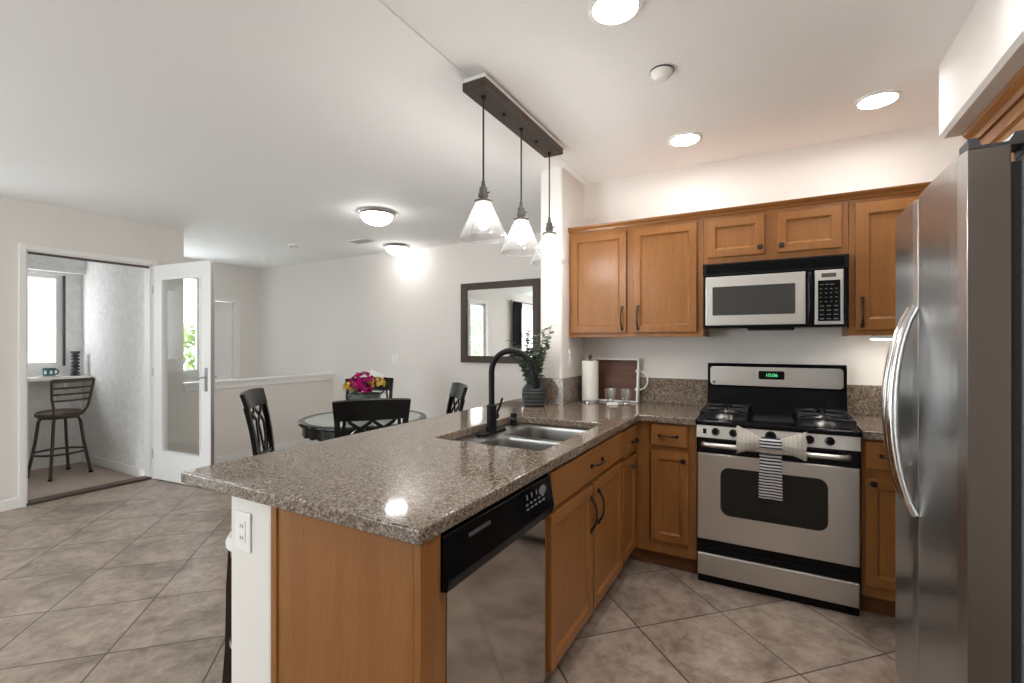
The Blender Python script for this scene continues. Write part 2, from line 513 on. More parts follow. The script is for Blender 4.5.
# left wall with the balcony door opening and two windows
DY0, DY1, DH = 1.46, 2.365, 2.135
YE = 2.66                                       # the full-height wall ends here, guard wall follows
b = MB()
def wl(y0, y1, z0, z1): b.box(XL - 0.12, XL, y0, y1, z0, z1)
wl(YR - 0.1, -2.25, 0, ZD); wl(-2.25, -0.85, 2.28, ZD); wl(-0.85, 0.52, 0, ZD)
wl(0.52, 1.18, 0, 0.7); wl(0.52, 1.18, 2.2, ZD); wl(1.18, DY0, 0, ZD)
wl(DY0, DY1, DH, ZD); wl(DY1, YE, 0, ZD)
struct('wall_left', b, M['wall'])
b = MB(); b.box(XL - 0.12, XL, YE, YD, -1.4, 0.905); struct('wall_guard', b, M['wall'])
b = MB(); b.box(XL - 0.145, XL + 0.025, YE - 0.02, YD, 0.905, 0.935, 0.006); b.box(XL, XL + 0.014, YE, YD, 0.845, 0.905, 0.004)
struct('trim_1', b, M['trim'])
# stairwell beyond the guard
XW = -7.15
b = MB()
for y0, y1, z0, z1 in ((2.3, 2.75, -1.4, ZD), (2.75, 3.72, -1.4, 0.95), (2.75, 3.72, 2.30, ZD), (3.72, 3.90, -1.4, ZD), (3.90, 4.19, 1.98, ZD), (4.19, YD, -1.4, ZD), (3.90, 4.19, -1.4, 0.0)):
    b.box(XW - 0.1, XW, y0, y1, z0, z1)
struct('wall_stair', b, M['wall'])
b = MB(); b.box(XW, XL - 0.12, 2.46, YD, -1.5, -1.4); struct('floor', b, M['concrete'])
b = MB(); b.box(XW - 0.1, XL - 0.12, 2.47, 2.52, -1.4, 2.565); struct('wall_landing', b, M['stucco'])
d2 = MB(); d2.box(XW - 0.085, XW - 0.045, 3.905, 4.185, 0.002, 1.975, 0.003); d2 = struct('door_2', d2, M['door_paint'])
b = MB()
b.box(XW, XW + 0.02, 4.19, 4.275, 0, 2.03, 0.004); b.box(XW, XW + 0.02, 3.835, 3.90, 0, 2.03, 0.004); b.box(XW, XW + 0.02, 3.90, 4.19, 1.98, 2.03, 0.004)
struct('trim_2', b, M['trim'])
w = MB(); w.box(XW - 0.08, XW - 0.03, 2.75, 2.785, 0.95, 2.30); w.box(XW - 0.08, XW - 0.03, 3.685, 3.72, 0.95, 2.30); w.box(XW - 0.08, XW - 0.03, 2.785, 3.685, 0.95, 0.985); w.box(XW - 0.08, XW - 0.03, 2.785, 3.685, 2.265, 2.30)
w3 = struct('window_3', w, M['trim'])  # hidden side widened to bring more daylight into the stairwell
b = MB(); b.box(XW - 0.06, XW - 0.054, 2.785, 3.685, 0.985, 2.265); obj('pane', b, M['pane'], w3)

# rear wall behind the camera, sliding glass doors added to let in fill daylight
b = MB()
RA, RB = -4.95, -2.55
b.box(XL - 0.12, RA, YR - 0.12, YR, 0, ZK + 0.05); b.box(RB, XR + 0.1, YR - 0.12, YR, 0, ZK + 0.05); b.box(RA, RB, YR - 0.12, YR, 2.35, ZK + 0.05)
struct('wall_rear', b, M['wall'])
w = MB(); RM = (RA + RB) / 2
for x in (RA, RM - 0.03, RB - 0.06): w.box(x, x + 0.06, YR - 0.09, YR - 0.03, 0, 2.35)
w.box(RA, RB, YR - 0.09, YR - 0.03, 0, 0.06); w.box(RA, RB, YR - 0.09, YR - 0.03, 2.29, 2.35)
dd = struct('fill_door_3', w, M['trim'])  # unseen glass doors, put in as a daylight source
b = MB(); b.box(RA + 0.06, RM - 0.03, YR - 0.065, YR - 0.06, 0.06, 2.29); obj('pane', b, M['pane'], dd)
b = MB(); b.box(RM + 0.03, RB - 0.06, YR - 0.065, YR - 0.06, 0.06, 2.29); obj('pane', b, M['pane'], dd)
# windows in the left wall
def left_window(nm, y0, y1, z0, z1, bars):
    w = MB(); x0, x1 = XL - 0.09, XL - 0.03
    w.box(x0, x1, y0, y0 + 0.05, z0, z1); w.box(x0, x1, y1 - 0.05, y1, z0, z1)
    w.box(x0, x1, y0, y1, z0, z0 + 0.05); w.box(x0, x1, y0, y1, z1 - 0.05, z1)
    for q in bars: w.box(x0, x1, q - 0.025, q + 0.025, z0, z1)
    o = struct(nm, w, M['trim'])
    p = MB(); p.box(XL - 0.063, XL - 0.057, y0 + 0.05, y1 - 0.05, z0 + 0.05, z1 - 0.05); obj('pane', p, M['pane'], o)
    c = MB()
    c.box(XL, XL + 0.018, y0 - 0.07, y0, z0 - 0.07, z1 + 0.07, 0.004); c.box(XL, XL + 0.018, y1, y1 + 0.07, z0 - 0.07, z1 + 0.07, 0.004)
    c.box(XL, XL + 0.018, y0, y1, z1, z1 + 0.07, 0.004); c.box(XL, XL + 0.018, y0, y1, z0 - 0.07, z0, 0.004)
    obj('window_casing', c, M['trim'], o)
left_window('window_1', 0.52, 1.18, 0.7, 2.2, [])
left_window('window_2', -2.25, -0.85, 0.0, 2.28, [-1.55])

# baseboards
def baseb(nm, x0, x1, y0, y1):
    b = MB(); b.box(x0, x1, y0, y1, 0, 0.085, 0.005); struct(nm, b, M['trim'])
baseb('baseboard_left', XL, XL + 0.014, -0.8, DY0 - 0.046)
baseb('baseboard_far', XL, -1.5, YD - 0.014, YD)
baseb('baseboard_guard', XL, XL + 0.014, YE, YD - 0.02)
# door casing and threshold of the balcony door
b = MB()
b.box(XL, XL + 0.02, DY0 - 0.045, DY0, 0, DH + 0.045, 0.005)
b.box(XL, XL + 0.02, DY1, DY1 + 0.045, 0, DH + 0.045, 0.005)
b.box(XL, XL + 0.02, DY0, DY1, DH, DH + 0.045, 0.005)
b.box(XL - 0.12, XL, DY0, DY0 + 0.012, 0, DH); b.box(XL - 0.12, XL, DY1 - 0.012, DY1, 0, DH); b.box(XL - 0.12, XL, DY0, DY1, DH - 0.012, DH)
struct('trim_3', b, M['trim'])
b = MB(); b.box(XL - 0.11, XL + 0.01, DY0, DY1, 0.0, 0.022, 0.004); b.box(XL - 0.05, XL - 0.01, DY0 + 0.012, DY1 - 0.012, DH - 0.03, DH - 0.012)
struct('trim_4', b, M['seat_brown'])

# balcony
XB = -7.03
b = MB(); b.box(-7.9, XL - 0.12, 1.0, 2.36, -0.13, -0.02); struct('floor', b, M['concrete'])
b = MB(); b.box(-7.55, XL - 0.12, 2.36, 2.46, -0.02, 2.56); struct('wall_balcony', b, M['stucco'])
b = MB()
b.box(XB - 0.14, XB, 1.0, 2.359, -0.02, 1.10)
b.box(XB - 0.14, XB, 2.20, 2.36, 1.10, 2.56)
b.box(XB - 0.14, XB, 1.0, 2.20, 2.12, 2.56)
b.box(XB, XB + 0.10, 1.0, 2.36, 2.15, 2.36)
b.box(XB - 0.14, XL - 0.12, 0.90, 1.0, -0.02, 2.56)  # unseen side wall added to cut the daylight on the balcony
struct('wall_parapet', b, M['stucco'])
b = MB(); b.box(-7.25, XL - 0.12, 0.9, 2.46, 2.56, 2.70); struct('ceiling', b, M['stucco'])  # unseen balcony roof, its depth set to limit sky light
b = MB(); b.box(-8.6, -8.5, -0.4, 3.0, -0.1, 5.5); struct('wall_neighbour', b, M['neighbour'])  # raised and widened out of view to block sky from the balcony
w = MB()
w.box(XB - 0.09, XB - 0.03, 2.14, 2.20, 1.10, 2.12); w.box(XB - 0.09, XB - 0.03, 1.0, 2.14, 1.10, 1.14); w.box(XB - 0.09, XB - 0.03, 1.0, 2.14, 2.08, 2.12)
struct('window_4', w, M['trim'])
b = MB(); b.box(XB - 0.06, XB + 0.004, 2.196, 2.212, 1.10, 2.12); struct('trim_5', b, M['charcoal'])
baseb('baseboard_balcony', XB, XL - 0.12, 2.346, 2.36)

# ceiling fittings that belong to the building
def vent(x, y, sx, sy, label):
    t = thing('ceiling_vent', label, 'vent', (x, y, ZD))
    b = MB(); b.box(x - sx, x + sx, y - sy, y + sy, ZD - 0.012, ZD, 0.004); obj('frame', b, M['trim'], t)
    for k in range(4):
        b = MB(); q = -sy + 0.02 + k * (2 * sy - 0.04) / 3
        b.box(x - sx + 0.02, x + sx - 0.02, y + q - 0.006, y + q + 0.006, ZD - 0.018, ZD - 0.011); obj('slat', b, M['nickel'], t)
vent(-4.15, 3.90, 0.15, 0.075, 'white slatted ceiling vent just left of the far dome light')
t = thing('smoke_alarm', 'small flat white disc on the dining ceiling above the stairwell guard', 'alarm', (-5.05, 3.68, ZD))
b = MB(); b.lathe([(0, 0), (0.07, 0), (0.07, -0.012), (0.05, -0.03), (0, -0.032)], (-5.05, 3.68, ZD)); obj('housing', b, M['plastic'], t)
b = MB(); b.lathe([(0.052, -0.024), (0.055, -0.026), (0.05, -0.032), (0.047, -0.03)], (-5.05, 3.68, ZD), close=True); obj('grille_ring', b, M['nickel'], t)
t = thing('smoke_alarm', 'round white smoke detector on the kitchen ceiling between recessed lights', 'alarm', (-0.45, 2.215, ZK))
b = MB(); b.lathe([(0, 0), (0.052, 0), (0.052, -0.008)], (-0.45, 2.215, ZK)); obj('base', b, M['charcoal'], t)
b = MB(); b.lathe([(0.05, -0.006), (0.049, -0.014), (0.034, -0.034), (0.024, -0.040), (0, -0.041)], (-0.45, 2.215, ZK)); obj('housing', b, M['plastic'], t)

# ================================================================== LIGHT FITTINGS
def recessed(x, y, label):
    t = thing('recessed_light', label, 'light', (x, y, ZK), group='recessed kitchen lights')
    b = MB(); b.lathe([(0.082, 0), (0.10, 0), (0.10, -0.006), (0.082, -0.010)], (x, y, ZK), close=True); obj('trim_ring', b, M['plastic'], t)
    b = MB(); b.lathe([(0, -0.004), (0.083, -0.004), (0.083, -0.001), (0, -0.001)], (x, y, ZK)); obj('lens', b, M['lamp'], t)
recessed(-0.477, 3.02, 'recessed round ceiling light above the left pair of upper cabinets')
recessed(0.46, 3.01, 'recessed round ceiling light beside the soffit over the refrigerator')
recessed(-0.515, 1.71, 'recessed round ceiling light cut by the top edge of the photo')
recessed(0.46, 1.71, 'recessed round ceiling light added for ambient fill, straight above the gap before the refrigerator')  # this and the next two: unseen lamps added for ambient light
recessed(-0.515, 0.40, 'recessed round ceiling light added for ambient fill near the camera, left of the pair')
recessed(0.46, 0.40, 'recessed round ceiling light added for ambient fill near the camera, right of the pair')

def dome(x, y, label, s):
    t = thing('dome_light', label, 'light', (x, y, ZD), group='dome ceiling lights')
    b = MB(); b.lathe([(0, 0), (0.150 * s, 0), (0.166 * s, -0.010), (0.160 * s, -0.024), (0.146 * s, -0.034), (0.138 * s, -0.032), (0, -0.026)], (x, y, ZD)); obj('metal_rim', b, M['nickel'], t)
    b = MB(); b.lathe([(0.140 * s, -0.030)] + [(0.140 * s * math.cos(a), -0.034 - 0.088 * s * math.sin(a)) for a in [k * PI / 2 / 8 for k in range(9)]], (x, y, ZD)); obj('glass_bowl', b, M['dome'], t)
    b = MB(); b.lathe([(0.008, -0.118 * s), (0.010, -0.13 * s), (0.006, -0.14 * s), (0, -0.142 * s)], (x, y, ZD), 12); obj('finial', b, M['nickel'], t)
dome(-3.13, 3.12, 'dome ceiling light with nickel rim, the larger and nearer of two', 1.0)
dome(-3.1, -0.1, 'dome ceiling light added for ambient fill over the living room, nearer the dining table', 1.0)  # this and the next: unseen domes added to lift the ambient light
dome(-3.1, -1.9, 'dome ceiling light added for ambient fill over the living room, nearer the sliding glass doors', 1.0)
dome(-4.00, 4.31, 'dome ceiling light with nickel rim, the smaller one near the far wall', 0.92)

# pendant bar over the peninsula
PX = -1.214
t = thing('pendant_light', 'dark wood ceiling bar with three hanging clear glass cone pendants', 'light', (PX, 2.27, 2.54))
b = MB(); b.box(PX - 0.063, PX + 0.063, 1.815, 2.725, 2.532, 2.572, 0.004); can = obj('canopy', b, M['walnut'], t)
b = MB(); b.box(PX - 0.058, PX + 0.058, 1.825, 2.715, 2.572, ZK - 0.0062); obj('mounting_plate', b, M['plastic'], t)
for y in (2.095, 2.47):
    b = MB(); b.lathe([(0, 0.0), (0.011, 0.0), (0.011, -0.008), (0.006, -0.012), (0, -0.012)], (PX, y, 2.532), 12); obj('screw', b, M['bronze'], can)
for y in (1.90, 2.285, 2.655):
    b = MB(); b.lathe([(0.004, 0), (0.013, 0), (0.013, -0.012), (0.004, -0.02)], (PX, y, 2.532), 12); b.cyl((PX, y, 2.53), (PX, y, 2.115), 0.0042, 8)
    cd = obj('cord', b, M['bronze'], t)
    b = MB(); b.lathe([(0, 0.10), (0.008, 0.10), (0.011, 0.072), (0.019, 0.066), (0.019, 0.04), (0.024, 0.038), (0.024, 0.022), (0.019, 0.02), (0.022, 0.006), (0.043, 0.004), (0.043, -0.006), (0.016, -0.008), (0.016, -0.03), (0, -0.03)], (PX, y, 2.03), 24)
    b.cyl((PX + 0.018, y, 2.07), (PX + 0.034, y, 2.07), 0.005, 8)
    obj('socket', b, M['pewter'], cd)
    b = MB(); b.lathe([(0.036, 0.0), (0.040, -0.012), (0.112, -0.165), (0.115, -0.178), (0.1125, -0.178), (0.1095, -0.165), (0.0375, -0.012), (0.0335, 0.0)], (PX, y, 2.03), 40, close=True)
    obj('glass_shade', b, M['shade_glass'], cd)
    b = MB(); b.lathe([(0, -0.03), (0.012, -0.03), (0.014, -0.05), (0.026, -0.075), (0.030, -0.095), (0.024, -0.118), (0.010, -0.13), (0, -0.132)], (PX, y, 2.03), 20)
    obj('bulb', b, M['bulb'], cd)

# ================================================================== CABINETS
# frames: a cabinet face has local axes u (along), z (up), n (out of the face)
class Face:
    def __init__(self, origin, u, n):
        self.o, self.u, self.n = Vector(origin), Vector(u), Vector(n)
    def mat(self):
        z = Vector((0, 0, 1)); m = Matrix.Identity(4)
        for i, a in enumerate((self.u, self.n, z)):
            m[0][i], m[1][i], m[2][i] = a
        m[0][3], m[1][3], m[2][3] = self.o
        return m
BACK = Face((0, 2.90, 0), (1, 0, 0), (0, -1, 0))        # base cabinets below the back counter, frame plane
SIDE = Face((-0.75, 0, 0), (0, 1, 0), (1, 0, 0))       # peninsula cabinets
UP = Face((0, 3.19, 0), (1, 0, 0), (0, -1, 0))          # wall cabinets
FRG = Face((0.76, 0, 0), (0, 1, 0), (-1, 0, 0))         # cabinet above refrigerator

def shaker(face, u0, u1, z0, z1, st=0.047, th=0.020):
    b = MB(); b.T = face.mat()
    e = 0.0025
    b.box(u0, u0 + st, 0, th, z0, z1, e); b.box(u1 - st, u1, 0, th, z0, z1, e)
    b.box(u0 + st - 0.002, u1 - st + 0.002, 0, th - 0.0005, z0, z0 + st, e); b.box(u0 + st - 0.002, u1 - st + 0.002, 0, th - 0.0005, z1 - st, z1, e)
    # sloped inner moulding and recessed panel
    a, c, d, f = u0 + st, u1 - st, z0 + st, z1 - st
    k = 0.010
    b.add([(a, th - 0.003, d), (c, th - 0.003, d), (c, th - 0.003, f), (a, th - 0.003, f), (a + k, th - 0.011, d + k), (c - k, th - 0.011, d + k), (c - k, th - 0.011, f - k), (a + k, th - 0.011, f - k)],
          [(0, 1, 5, 4), (1, 2, 6, 5), (2, 3, 7, 6), (3, 0, 4, 7), (4, 5, 6, 7)])
    b.box(a, c, 0.001, th - 0.014, d, f)
    return b
def slab(face, u0, u1, z0, z1, th=0.020):
    b = MB(); b.T = face.mat(); b.box(u0, u1, 0, th, z0, z1, 0.006, 3); return b
def pull(face, u, z, L=0.12, vert=False, base=0.020):
    """arched bar pull with flared feet"""
    b = MB(); b.T = face.mat(); h = L / 2; pts = []
    for i in range(11):
        s = -1 + 2 * i / 10
        d = base + 0.028 * (1 - abs(s) ** 3.0)
        pts.append((u, d, z + s * h) if vert else (u + s * h, d, z))
    b.tube(pts, [0.0065 - 0.0017 * (1 - abs(-1 + 2 * i / 10)) for i in range(11)], 8)
    for s in (-1, 1):
        q = (u, z + s * h) if vert else (u + s * h, z)
        b.box(q[0] - 0.009, q[0] + 0.009, base - 0.0005, base + 0.010, q[1] - 0.009, q[1] + 0.009, 0.003)
    return b
def knob(face, u, z, base=0.020):
    b = MB(); T = face.mat()
    # lathe about the n axis
    R = Matrix.Identity(4); R[1][1] = 0; R[1][2] = 1; R[2][1] = 1; R[2][2] = 0
    b.T = T @ Matrix.Translation((u, base, z)) @ R
    b.lathe([(0, 0), (0.009, 0), (0.007, 0.006), (0.006, 0.012), (0.013, 0.018), (0.0155, 0.024), (0.012, 0.030), (0, 0.031)], n=16)
    return b

def carcass(name, label, loc, boxes, group, mats=None, cat='cabinet'):
    t = thing(name, label, cat, loc, group=group)
    b = MB()
    for q in boxes: b.box(*q, 0.0015)
    obj('carcass', b, mats or M['maple'], t)
    return t
GB, GU = 'base cabinets', 'wall cabinets'
ZT = 0.885     # underside of the stone

# peninsula: gable, sink base, narrow unit
t = thing('cabinet_end_panel', 'flat maple end panel closing the near end of the peninsula', 'panel', (-1.0, 0.88, 0))
b = MB(); b.box(-1.288, -0.752, 0.868, 0.888, 0, ZT - 0.001, 0.002); obj('panel', b, M['maple'], t)
b = MB(); b.box(-1.288, -1.262, 0.862, 0.870, 0, ZT - 0.001, 0.002); obj('scribe_strip', b, M['maple'], t)
b = MB(); b.box(-0.752, -0.730, 0.868, 0.945, 0, ZT - 0.001, 0.002); obj('stile', b, M['maple'], t)
b = MB(); b.box(-0.765, -0.744, 0.9455, 0.984, 0, 0.745, 0.001); obj('filler_strip', b, M['maple'], t)

SB = carcass('sink_cabinet', 'maple sink cabinet with two tall doors, right after the dishwasher', (-1.0, 2.09, 0),
             [(-1.285, -0.75, 1.60, 1.618, 0.10, ZT - 0.001), (-1.285, -0.75, 2.555, 2.573, 0.10, ZT - 0.001), (-1.285, -1.27, 1.618, 2.555, 0.10, 0.6), (-1.285, -0.75, 1.618, 2.555, 0.10, 0.118),
              (-0.768, -0.75, 1.618, 2.555, 0.855, ZT - 0.001), (-0.768, -0.75, 1.618, 2.555, 0.70, 0.74), (-0.768, -0.75, 2.065, 2.105, 0.118, 0.70)], GB)
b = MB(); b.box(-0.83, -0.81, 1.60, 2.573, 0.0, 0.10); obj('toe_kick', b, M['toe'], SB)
f = obj('drawer_front', slab(SIDE, 1.618, 2.562, 0.728, 0.868), M['maple_y'], SB)
obj('handle', pull(SIDE, 2.13, 0.796, 0.15), M['bronze'], f)
d = obj('door', shaker(SIDE, 1.616, 2.078, 0.115, 0.705), M['maple'], SB); obj('handle', pull(SIDE, 2.050, 0.578, 0.150, True), M['bronze'], d)
d = obj('door', shaker(SIDE, 2.094, 2.562, 0.115, 0.705), M['maple'], SB); obj('handle', pull(SIDE, 2.150, 0.585, 0.150, True), M['bronze'], d)

NC = carcass('narrow_cabinet', 'narrow maple base cabinet with one drawer in the inner corner of peninsula', (-1.0, 2.74, 0),
             [(-1.285, -0.75, 2.574, 2.592, 0.10, ZT - 0.001), (-1.285, -0.75, 2.882, 2.899, 0.10, ZT - 0.001), (-1.285, -1.27, 2.592, 2.882, 0.10, ZT - 0.001), (-1.27, -0.768, 2.592, 2.882, 0.10, 0.118),
              (-0.768, -0.75, 2.592, 2.882, 0.855, ZT - 0.001), (-0.768, -0.75, 2.592, 2.882, 0.685, 0.72)], GB)
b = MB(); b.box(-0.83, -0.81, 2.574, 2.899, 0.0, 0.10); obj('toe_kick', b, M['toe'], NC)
f = obj('drawer_front', slab(SIDE, 2.590, 2.875, 0.710, 0.862), M['maple_y'], NC); obj('handle', pull(SIDE, 2.80, 0.778, 0.10), M['bronze'], f)
d = obj('door', shaker(SIDE, 2.586, 2.872, 0.130, 0.690, 0.05), M['maple'], NC); obj('knob', knob(SIDE, 2.715, 0.645), M['bronze'], d)

CC = carcass('corner_cabinet', 'maple corner base cabinet with drawer and door left of the range', (-0.6, 3.2, 0),
             [(-1.27, -0.735, 2.905, 2.925, 0.10, ZT - 0.001), (-0.75, -0.66, 2.90, 2.92, 0.10, ZT - 0.001), (-0.44, -0.392, 2.90, 2.92, 0.10, ZT - 0.001), (-0.66, -0.44, 2.90, 2.92, 0.865, ZT - 0.001), (-0.66, -0.44, 2.90, 2.92, 0.70, 0.755),
              (-0.66, -0.44, 2.90, 2.92, 0.10, 0.185), (-0.41, -0.392, 2.92, 3.49, 0.10, ZT - 0.001), (-1.27, -0.41, 2.925, 3.49, 0.10, 0.118), (-1.27, -0.41, 3.47, 3.49, 0.118, ZT - 0.001)], GB)
b = MB(); b.box(-0.81, -0.392, 2.955, 2.975, 0.0, 0.10); obj('toe_kick', b, M['toe'], CC)
f = obj('drawer_front', slab(BACK, -0.650, -0.440, 0.745, 0.876), M['maple_x'], CC); obj('handle', pull(BACK, -0.547, 0.808, 0.10), M['bronze'], f)
d = obj('door', shaker(BACK, -0.650, -0.434, 0.180, 0.712, 0.045), M['maple'], CC); obj('knob', knob(BACK, -0.462, 0.672), M['bronze'], d)

RC = carcass('base_cabinet', 'maple base cabinet right of the range, partly behind the refrigerator', (0.7, 3.2, 0),
             [(0.378, 0.400, 2.90, 2.92, 0.10, ZT - 0.001), (0.83, 0.85, 2.90, 2.92, 0.10, ZT - 0.001), (0.40, 0.83, 2.90, 2.92, 0.865, ZT - 0.001), (0.40, 0.83, 2.90, 2.92, 0.68, 0.74), (0.40, 0.83, 2.90, 2.92, 0.10, 0.165),
              (0.378, 0.396, 2.92, 3.49, 0.10, ZT - 0.001), (0.832, 0.85, 2.92, 3.49, 0.10, ZT - 0.001), (0.396, 0.832, 2.92, 3.49, 0.10, 0.118), (0.396, 0.832, 3.47, 3.49, 0.118, ZT - 0.001)], GB)
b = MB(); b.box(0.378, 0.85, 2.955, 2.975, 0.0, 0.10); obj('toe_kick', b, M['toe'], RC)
f = obj('drawer_front', slab(BACK, 0.393, 0.84, 0.735, 0.874), M['maple_x'], RC); obj('handle', pull(BACK, 0.515, 0.805, 0.12), M['bronze'], f)
d = obj('door', shaker(BACK, 0.393, 0.84, 0.160, 0.690), M['maple'], RC); obj('knob', knob(BACK, 0.422, 0.668), M['bronze'], d)

# wall cabinets
ZU0, ZU1 = 1.398, 2.150
def upper(label, x0, x1, z0):
    t = thing('wall_cabinet', label, 'cabinet', ((x0 + x1) / 2, 3.34, z0), group=GU)
    b = MB()
    b.box(x0, x1, 3.19, 3.21, z0, ZU1, 0.0015)
    b.box(x0, x0 + 0.016, 3.21, 3.495, z0, ZU1); b.box(x1 - 0.016, x1, 3.21, 3.495, z0, ZU1)
    b.box(x0 + 0.016, x1 - 0.016, 3.21, 3.495, z0 + 0.012, z0 + 0.028); b.box(x0 + 0.016, x1 - 0.016, 3.21, 3.495, ZU1 - 0.016, ZU1)
    b.box(x0 + 0.016, x1 - 0.016, 3.485, 3.495, z0 + 0.028, ZU1 - 0.016)
    obj('carcass', b, M['maple'], t); return t
U = upper('maple wall cabinet with two tall doors, left of the microwave', -1.298, -0.394, ZU0)
d = obj('door', shaker(UP, -1.280, -0.880, 1.428, 2.120), M['maple'], U); obj('handle', pull(UP, -0.908, 1.525, 0.15, True), M['bronze'], d)
d = obj('door', shaker(UP, -0.830, -0.430, 1.428, 2.120), M['maple'], U); obj('handle', pull(UP, -0.800, 1.525, 0.15, True), M['bronze'], d)
U = upper('short maple wall cabinet with two small doors above the microwave', -0.392, 0.358, 1.845)
d = obj('door', shaker(UP, -0.368, -0.052, 1.888, 2.120), M['maple'], U); obj('knob', knob(UP, -0.075, 1.925), M['bronze'], d)
d = obj('door', shaker(UP, 0.013, 0.326, 1.888, 2.120), M['maple'], U); obj('knob', knob(UP, 0.036, 1.925), M['bronze'], d)
U = upper('maple wall cabinet right of the microwave, its edge behind the refrigerator', 0.360, 0.99, ZU0)
d = obj('door', shaker(UP, 0.388, 0.95, 1.428, 2.120, 0.06), M['maple'], U); obj('handle', pull(UP, 0.418, 1.525, 0.15, True), M['bronze'], d)

def crown(pts_y, x0, x1): pass
b = MB(); b.prism([(3.188, 2.148), (3.180, 2.148), (3.176, 2.160), (3.160, 2.174), (3.157, 2.184), (3.188, 2.184)], 'x', -1.2985, 0.99)
tag(obj('crown_molding', b, M['maple_x'], angle=20), 'long maple crown molding running along the tops of the wall cabinets', 'molding')
t = thing('under_cabinet_light', 'thin white light strip under the right wall cabinet', 'light', (0.55, 3.27, 1.39))
b = MB(); b.box(0.46, 0.86, 3.205, 3.245, 1.378, 1.397, 0.003); obj('housing', b, M['plastic'], t)
b = MB(); b.box(0.465, 0.855, 3.208, 3.242, 1.375, 1.3785); obj('diffuser', b, M['striplamp'], t)

# cabinet above the refrigerator
FC = thing('wall_cabinet', 'maple cabinet above the refrigerator, tucked under the white soffit', 'cabinet', (1.0, 2.0, 1.92), group=GU)
b = MB()
b.box(0.76, 0.78, 1.30, 2.74, 1.92, 2.235, 0.0015); b.box(0.78, 1.245, 2.72, 2.74, 1.92, 2.235); b.box(0.78, 1.245, 1.30, 1.32, 1.92, 2.235); b.box(0.78, 1.245, 1.32, 2.72, 1.92, 1.94); b.box(0.78, 1.245, 1.32, 2.72, 2.215, 2.235)
obj('carcass', b, M['maple'], FC)
obj('door', shaker(FRG, 2.06, 2.71, 1.945, 2.19), M['maple'], FC); obj('door', shaker(FRG, 1.36, 2.03, 1.945, 2.19), M['maple'], FC)
b = MB(); b.prism([(0.76, 2.215), (0.748, 2.215), (0.742, 2.235), (0.722, 2.255), (0.716, 2.269), (0.76, 2.269)], 'y', 1.30, 2.762)
obj('crown', b, M['maple_y'], FC, angle=20)

# ================================================================== PONY WALL, COUNTERS
b = MB(); b.prism([(-1.518, 1.66), (-1.290, 1.66), (-1.290, 3.049), (-1.518, 3.049)], 'z', 0, 0.870); b.prism([(-1.518, 0.872), (-1.290, 0.872), (-1.290, 1.66), (-1.518, 1.66)], 'z', 0, 0.884)
es = [e for e in b.bm.edges if abs(e.verts[0].co.z - e.verts[1].co.z) > 0.5 and e.verts[0].co.y < 1]
bmesh.ops.bevel(b.bm, geom=es, offset=0.024, segments=4, affect='EDGES', profile=0.5)
struct('wall_peninsula', b, M['wall'])

ZC = 0.925
SX0, SX1, SY0, SY1 = -1.36, -0.812, 1.705, 2.46
def slab_with_hole(outer, hole, z0, z1, bev):
    b = MB(); bm = b.bm
    o_t = [bm.verts.new((x, y, z1)) for x, y in outer]; o_b = [bm.verts.new((x, y, z0)) for x, y in outer]
    n = len(outer)
    loops = [bm.edges.new((o_t[i], o_t[(i + 1) % n])) for i in range(n)]
    h_t = [bm.verts.new((x, y, z1)) for x, y in hole]; m = len(hole)
    loops += [bm.edges.new((h_t[i], h_t[(i + 1) % m])) for i in range(m)]
    bmesh.ops.triangle_fill(bm, edges=loops, use_beauty=True)
    lb = [bm.edges.new((o_b[i], o_b[(i + 1) % n])) for i in range(n)]
    h_b = [bm.verts.new((x, y, z0)) for x, y in hole]
    lb += [bm.edges.new((h_b[i], h_b[(i + 1) % m])) for i in range(m)]
    bmesh.ops.triangle_fill(bm, edges=lb, use_beauty=True)
    for i in range(n): bm.faces.new((o_t[i], o_t[(i + 1) % n], o_b[(i + 1) % n], o_b[i]))
    for i in range(m): bm.faces.new((h_t[i], h_t[(i + 1) % m], h_b[(i + 1) % m], h_b[i]))
    bmesh.ops.recalc_face_normals(bm, faces=bm.faces)
    if bev:
        bm.edges.ensure_lookup_table()
        es = [e for e in bm.edges if e.is_manifold and e.calc_face_angle() > 1.0 and abs(e.verts[0].co.z - e.verts[1].co.z) < 1e-4]
        bmesh.ops.bevel(bm, geom=es, offset=bev, segments=3, affect='EDGES', profile=0.5)
    return b
def rrect(x0, x1, y0, y1, r, n=5):
    out = []
    for cx_, cy_, a in ((x1 - r, y1 - r, 0), (x0 + r, y1 - r, PI / 2), (x0 + r, y0 + r, PI), (x1 - r, y0 + r, 3 * PI / 2)):
        for i in range(n + 1): out.append((cx_ + r * math.cos(a + PI / 2 * i / n), cy_ + r * math.sin(a + PI / 2 * i / n)))
    return out
outer = [(-1.745, 0.845), (-0.716, 0.845), (-0.716, 2.860), (-0.394, 2.860), (-0.394, 3.498), (XS + 0.002, 3.498), (XS + 0.002, 3.048), (-1.470, 3.048), (-1.470, 3.42), (-1.745, 3.42)]
ct = slab_with_hole(outer, rrect(SX0, SX1, SY0, SY1, 0.03), ZC - 0.04, ZC, 0.006)
CT = tag(obj('countertop', ct, M['granite']), 'L-shaped brown speckled granite countertop over the peninsula and corner', 'countertop')
b = MB(); b.box(-1.275, -0.394, 3.478, 3.4985, ZC, 1.105, 0.003); obj('backsplash', b, M['granite'], CT)
b = MB(); b.prism([(-1.468, 3.028), (-1.278, 3.028), (-1.278, 3.478), (-1.2985, 3.478), (-1.2985, 3.0485), (-1.468, 3.0485)], 'z', ZC, 1.110, 0.003); obj('backsplash', b, M['granite'], CT)
b = MB(); b.box(0.378, 1.2485, 2.860, 3.4985, ZC - 0.04, ZC, 0.005)
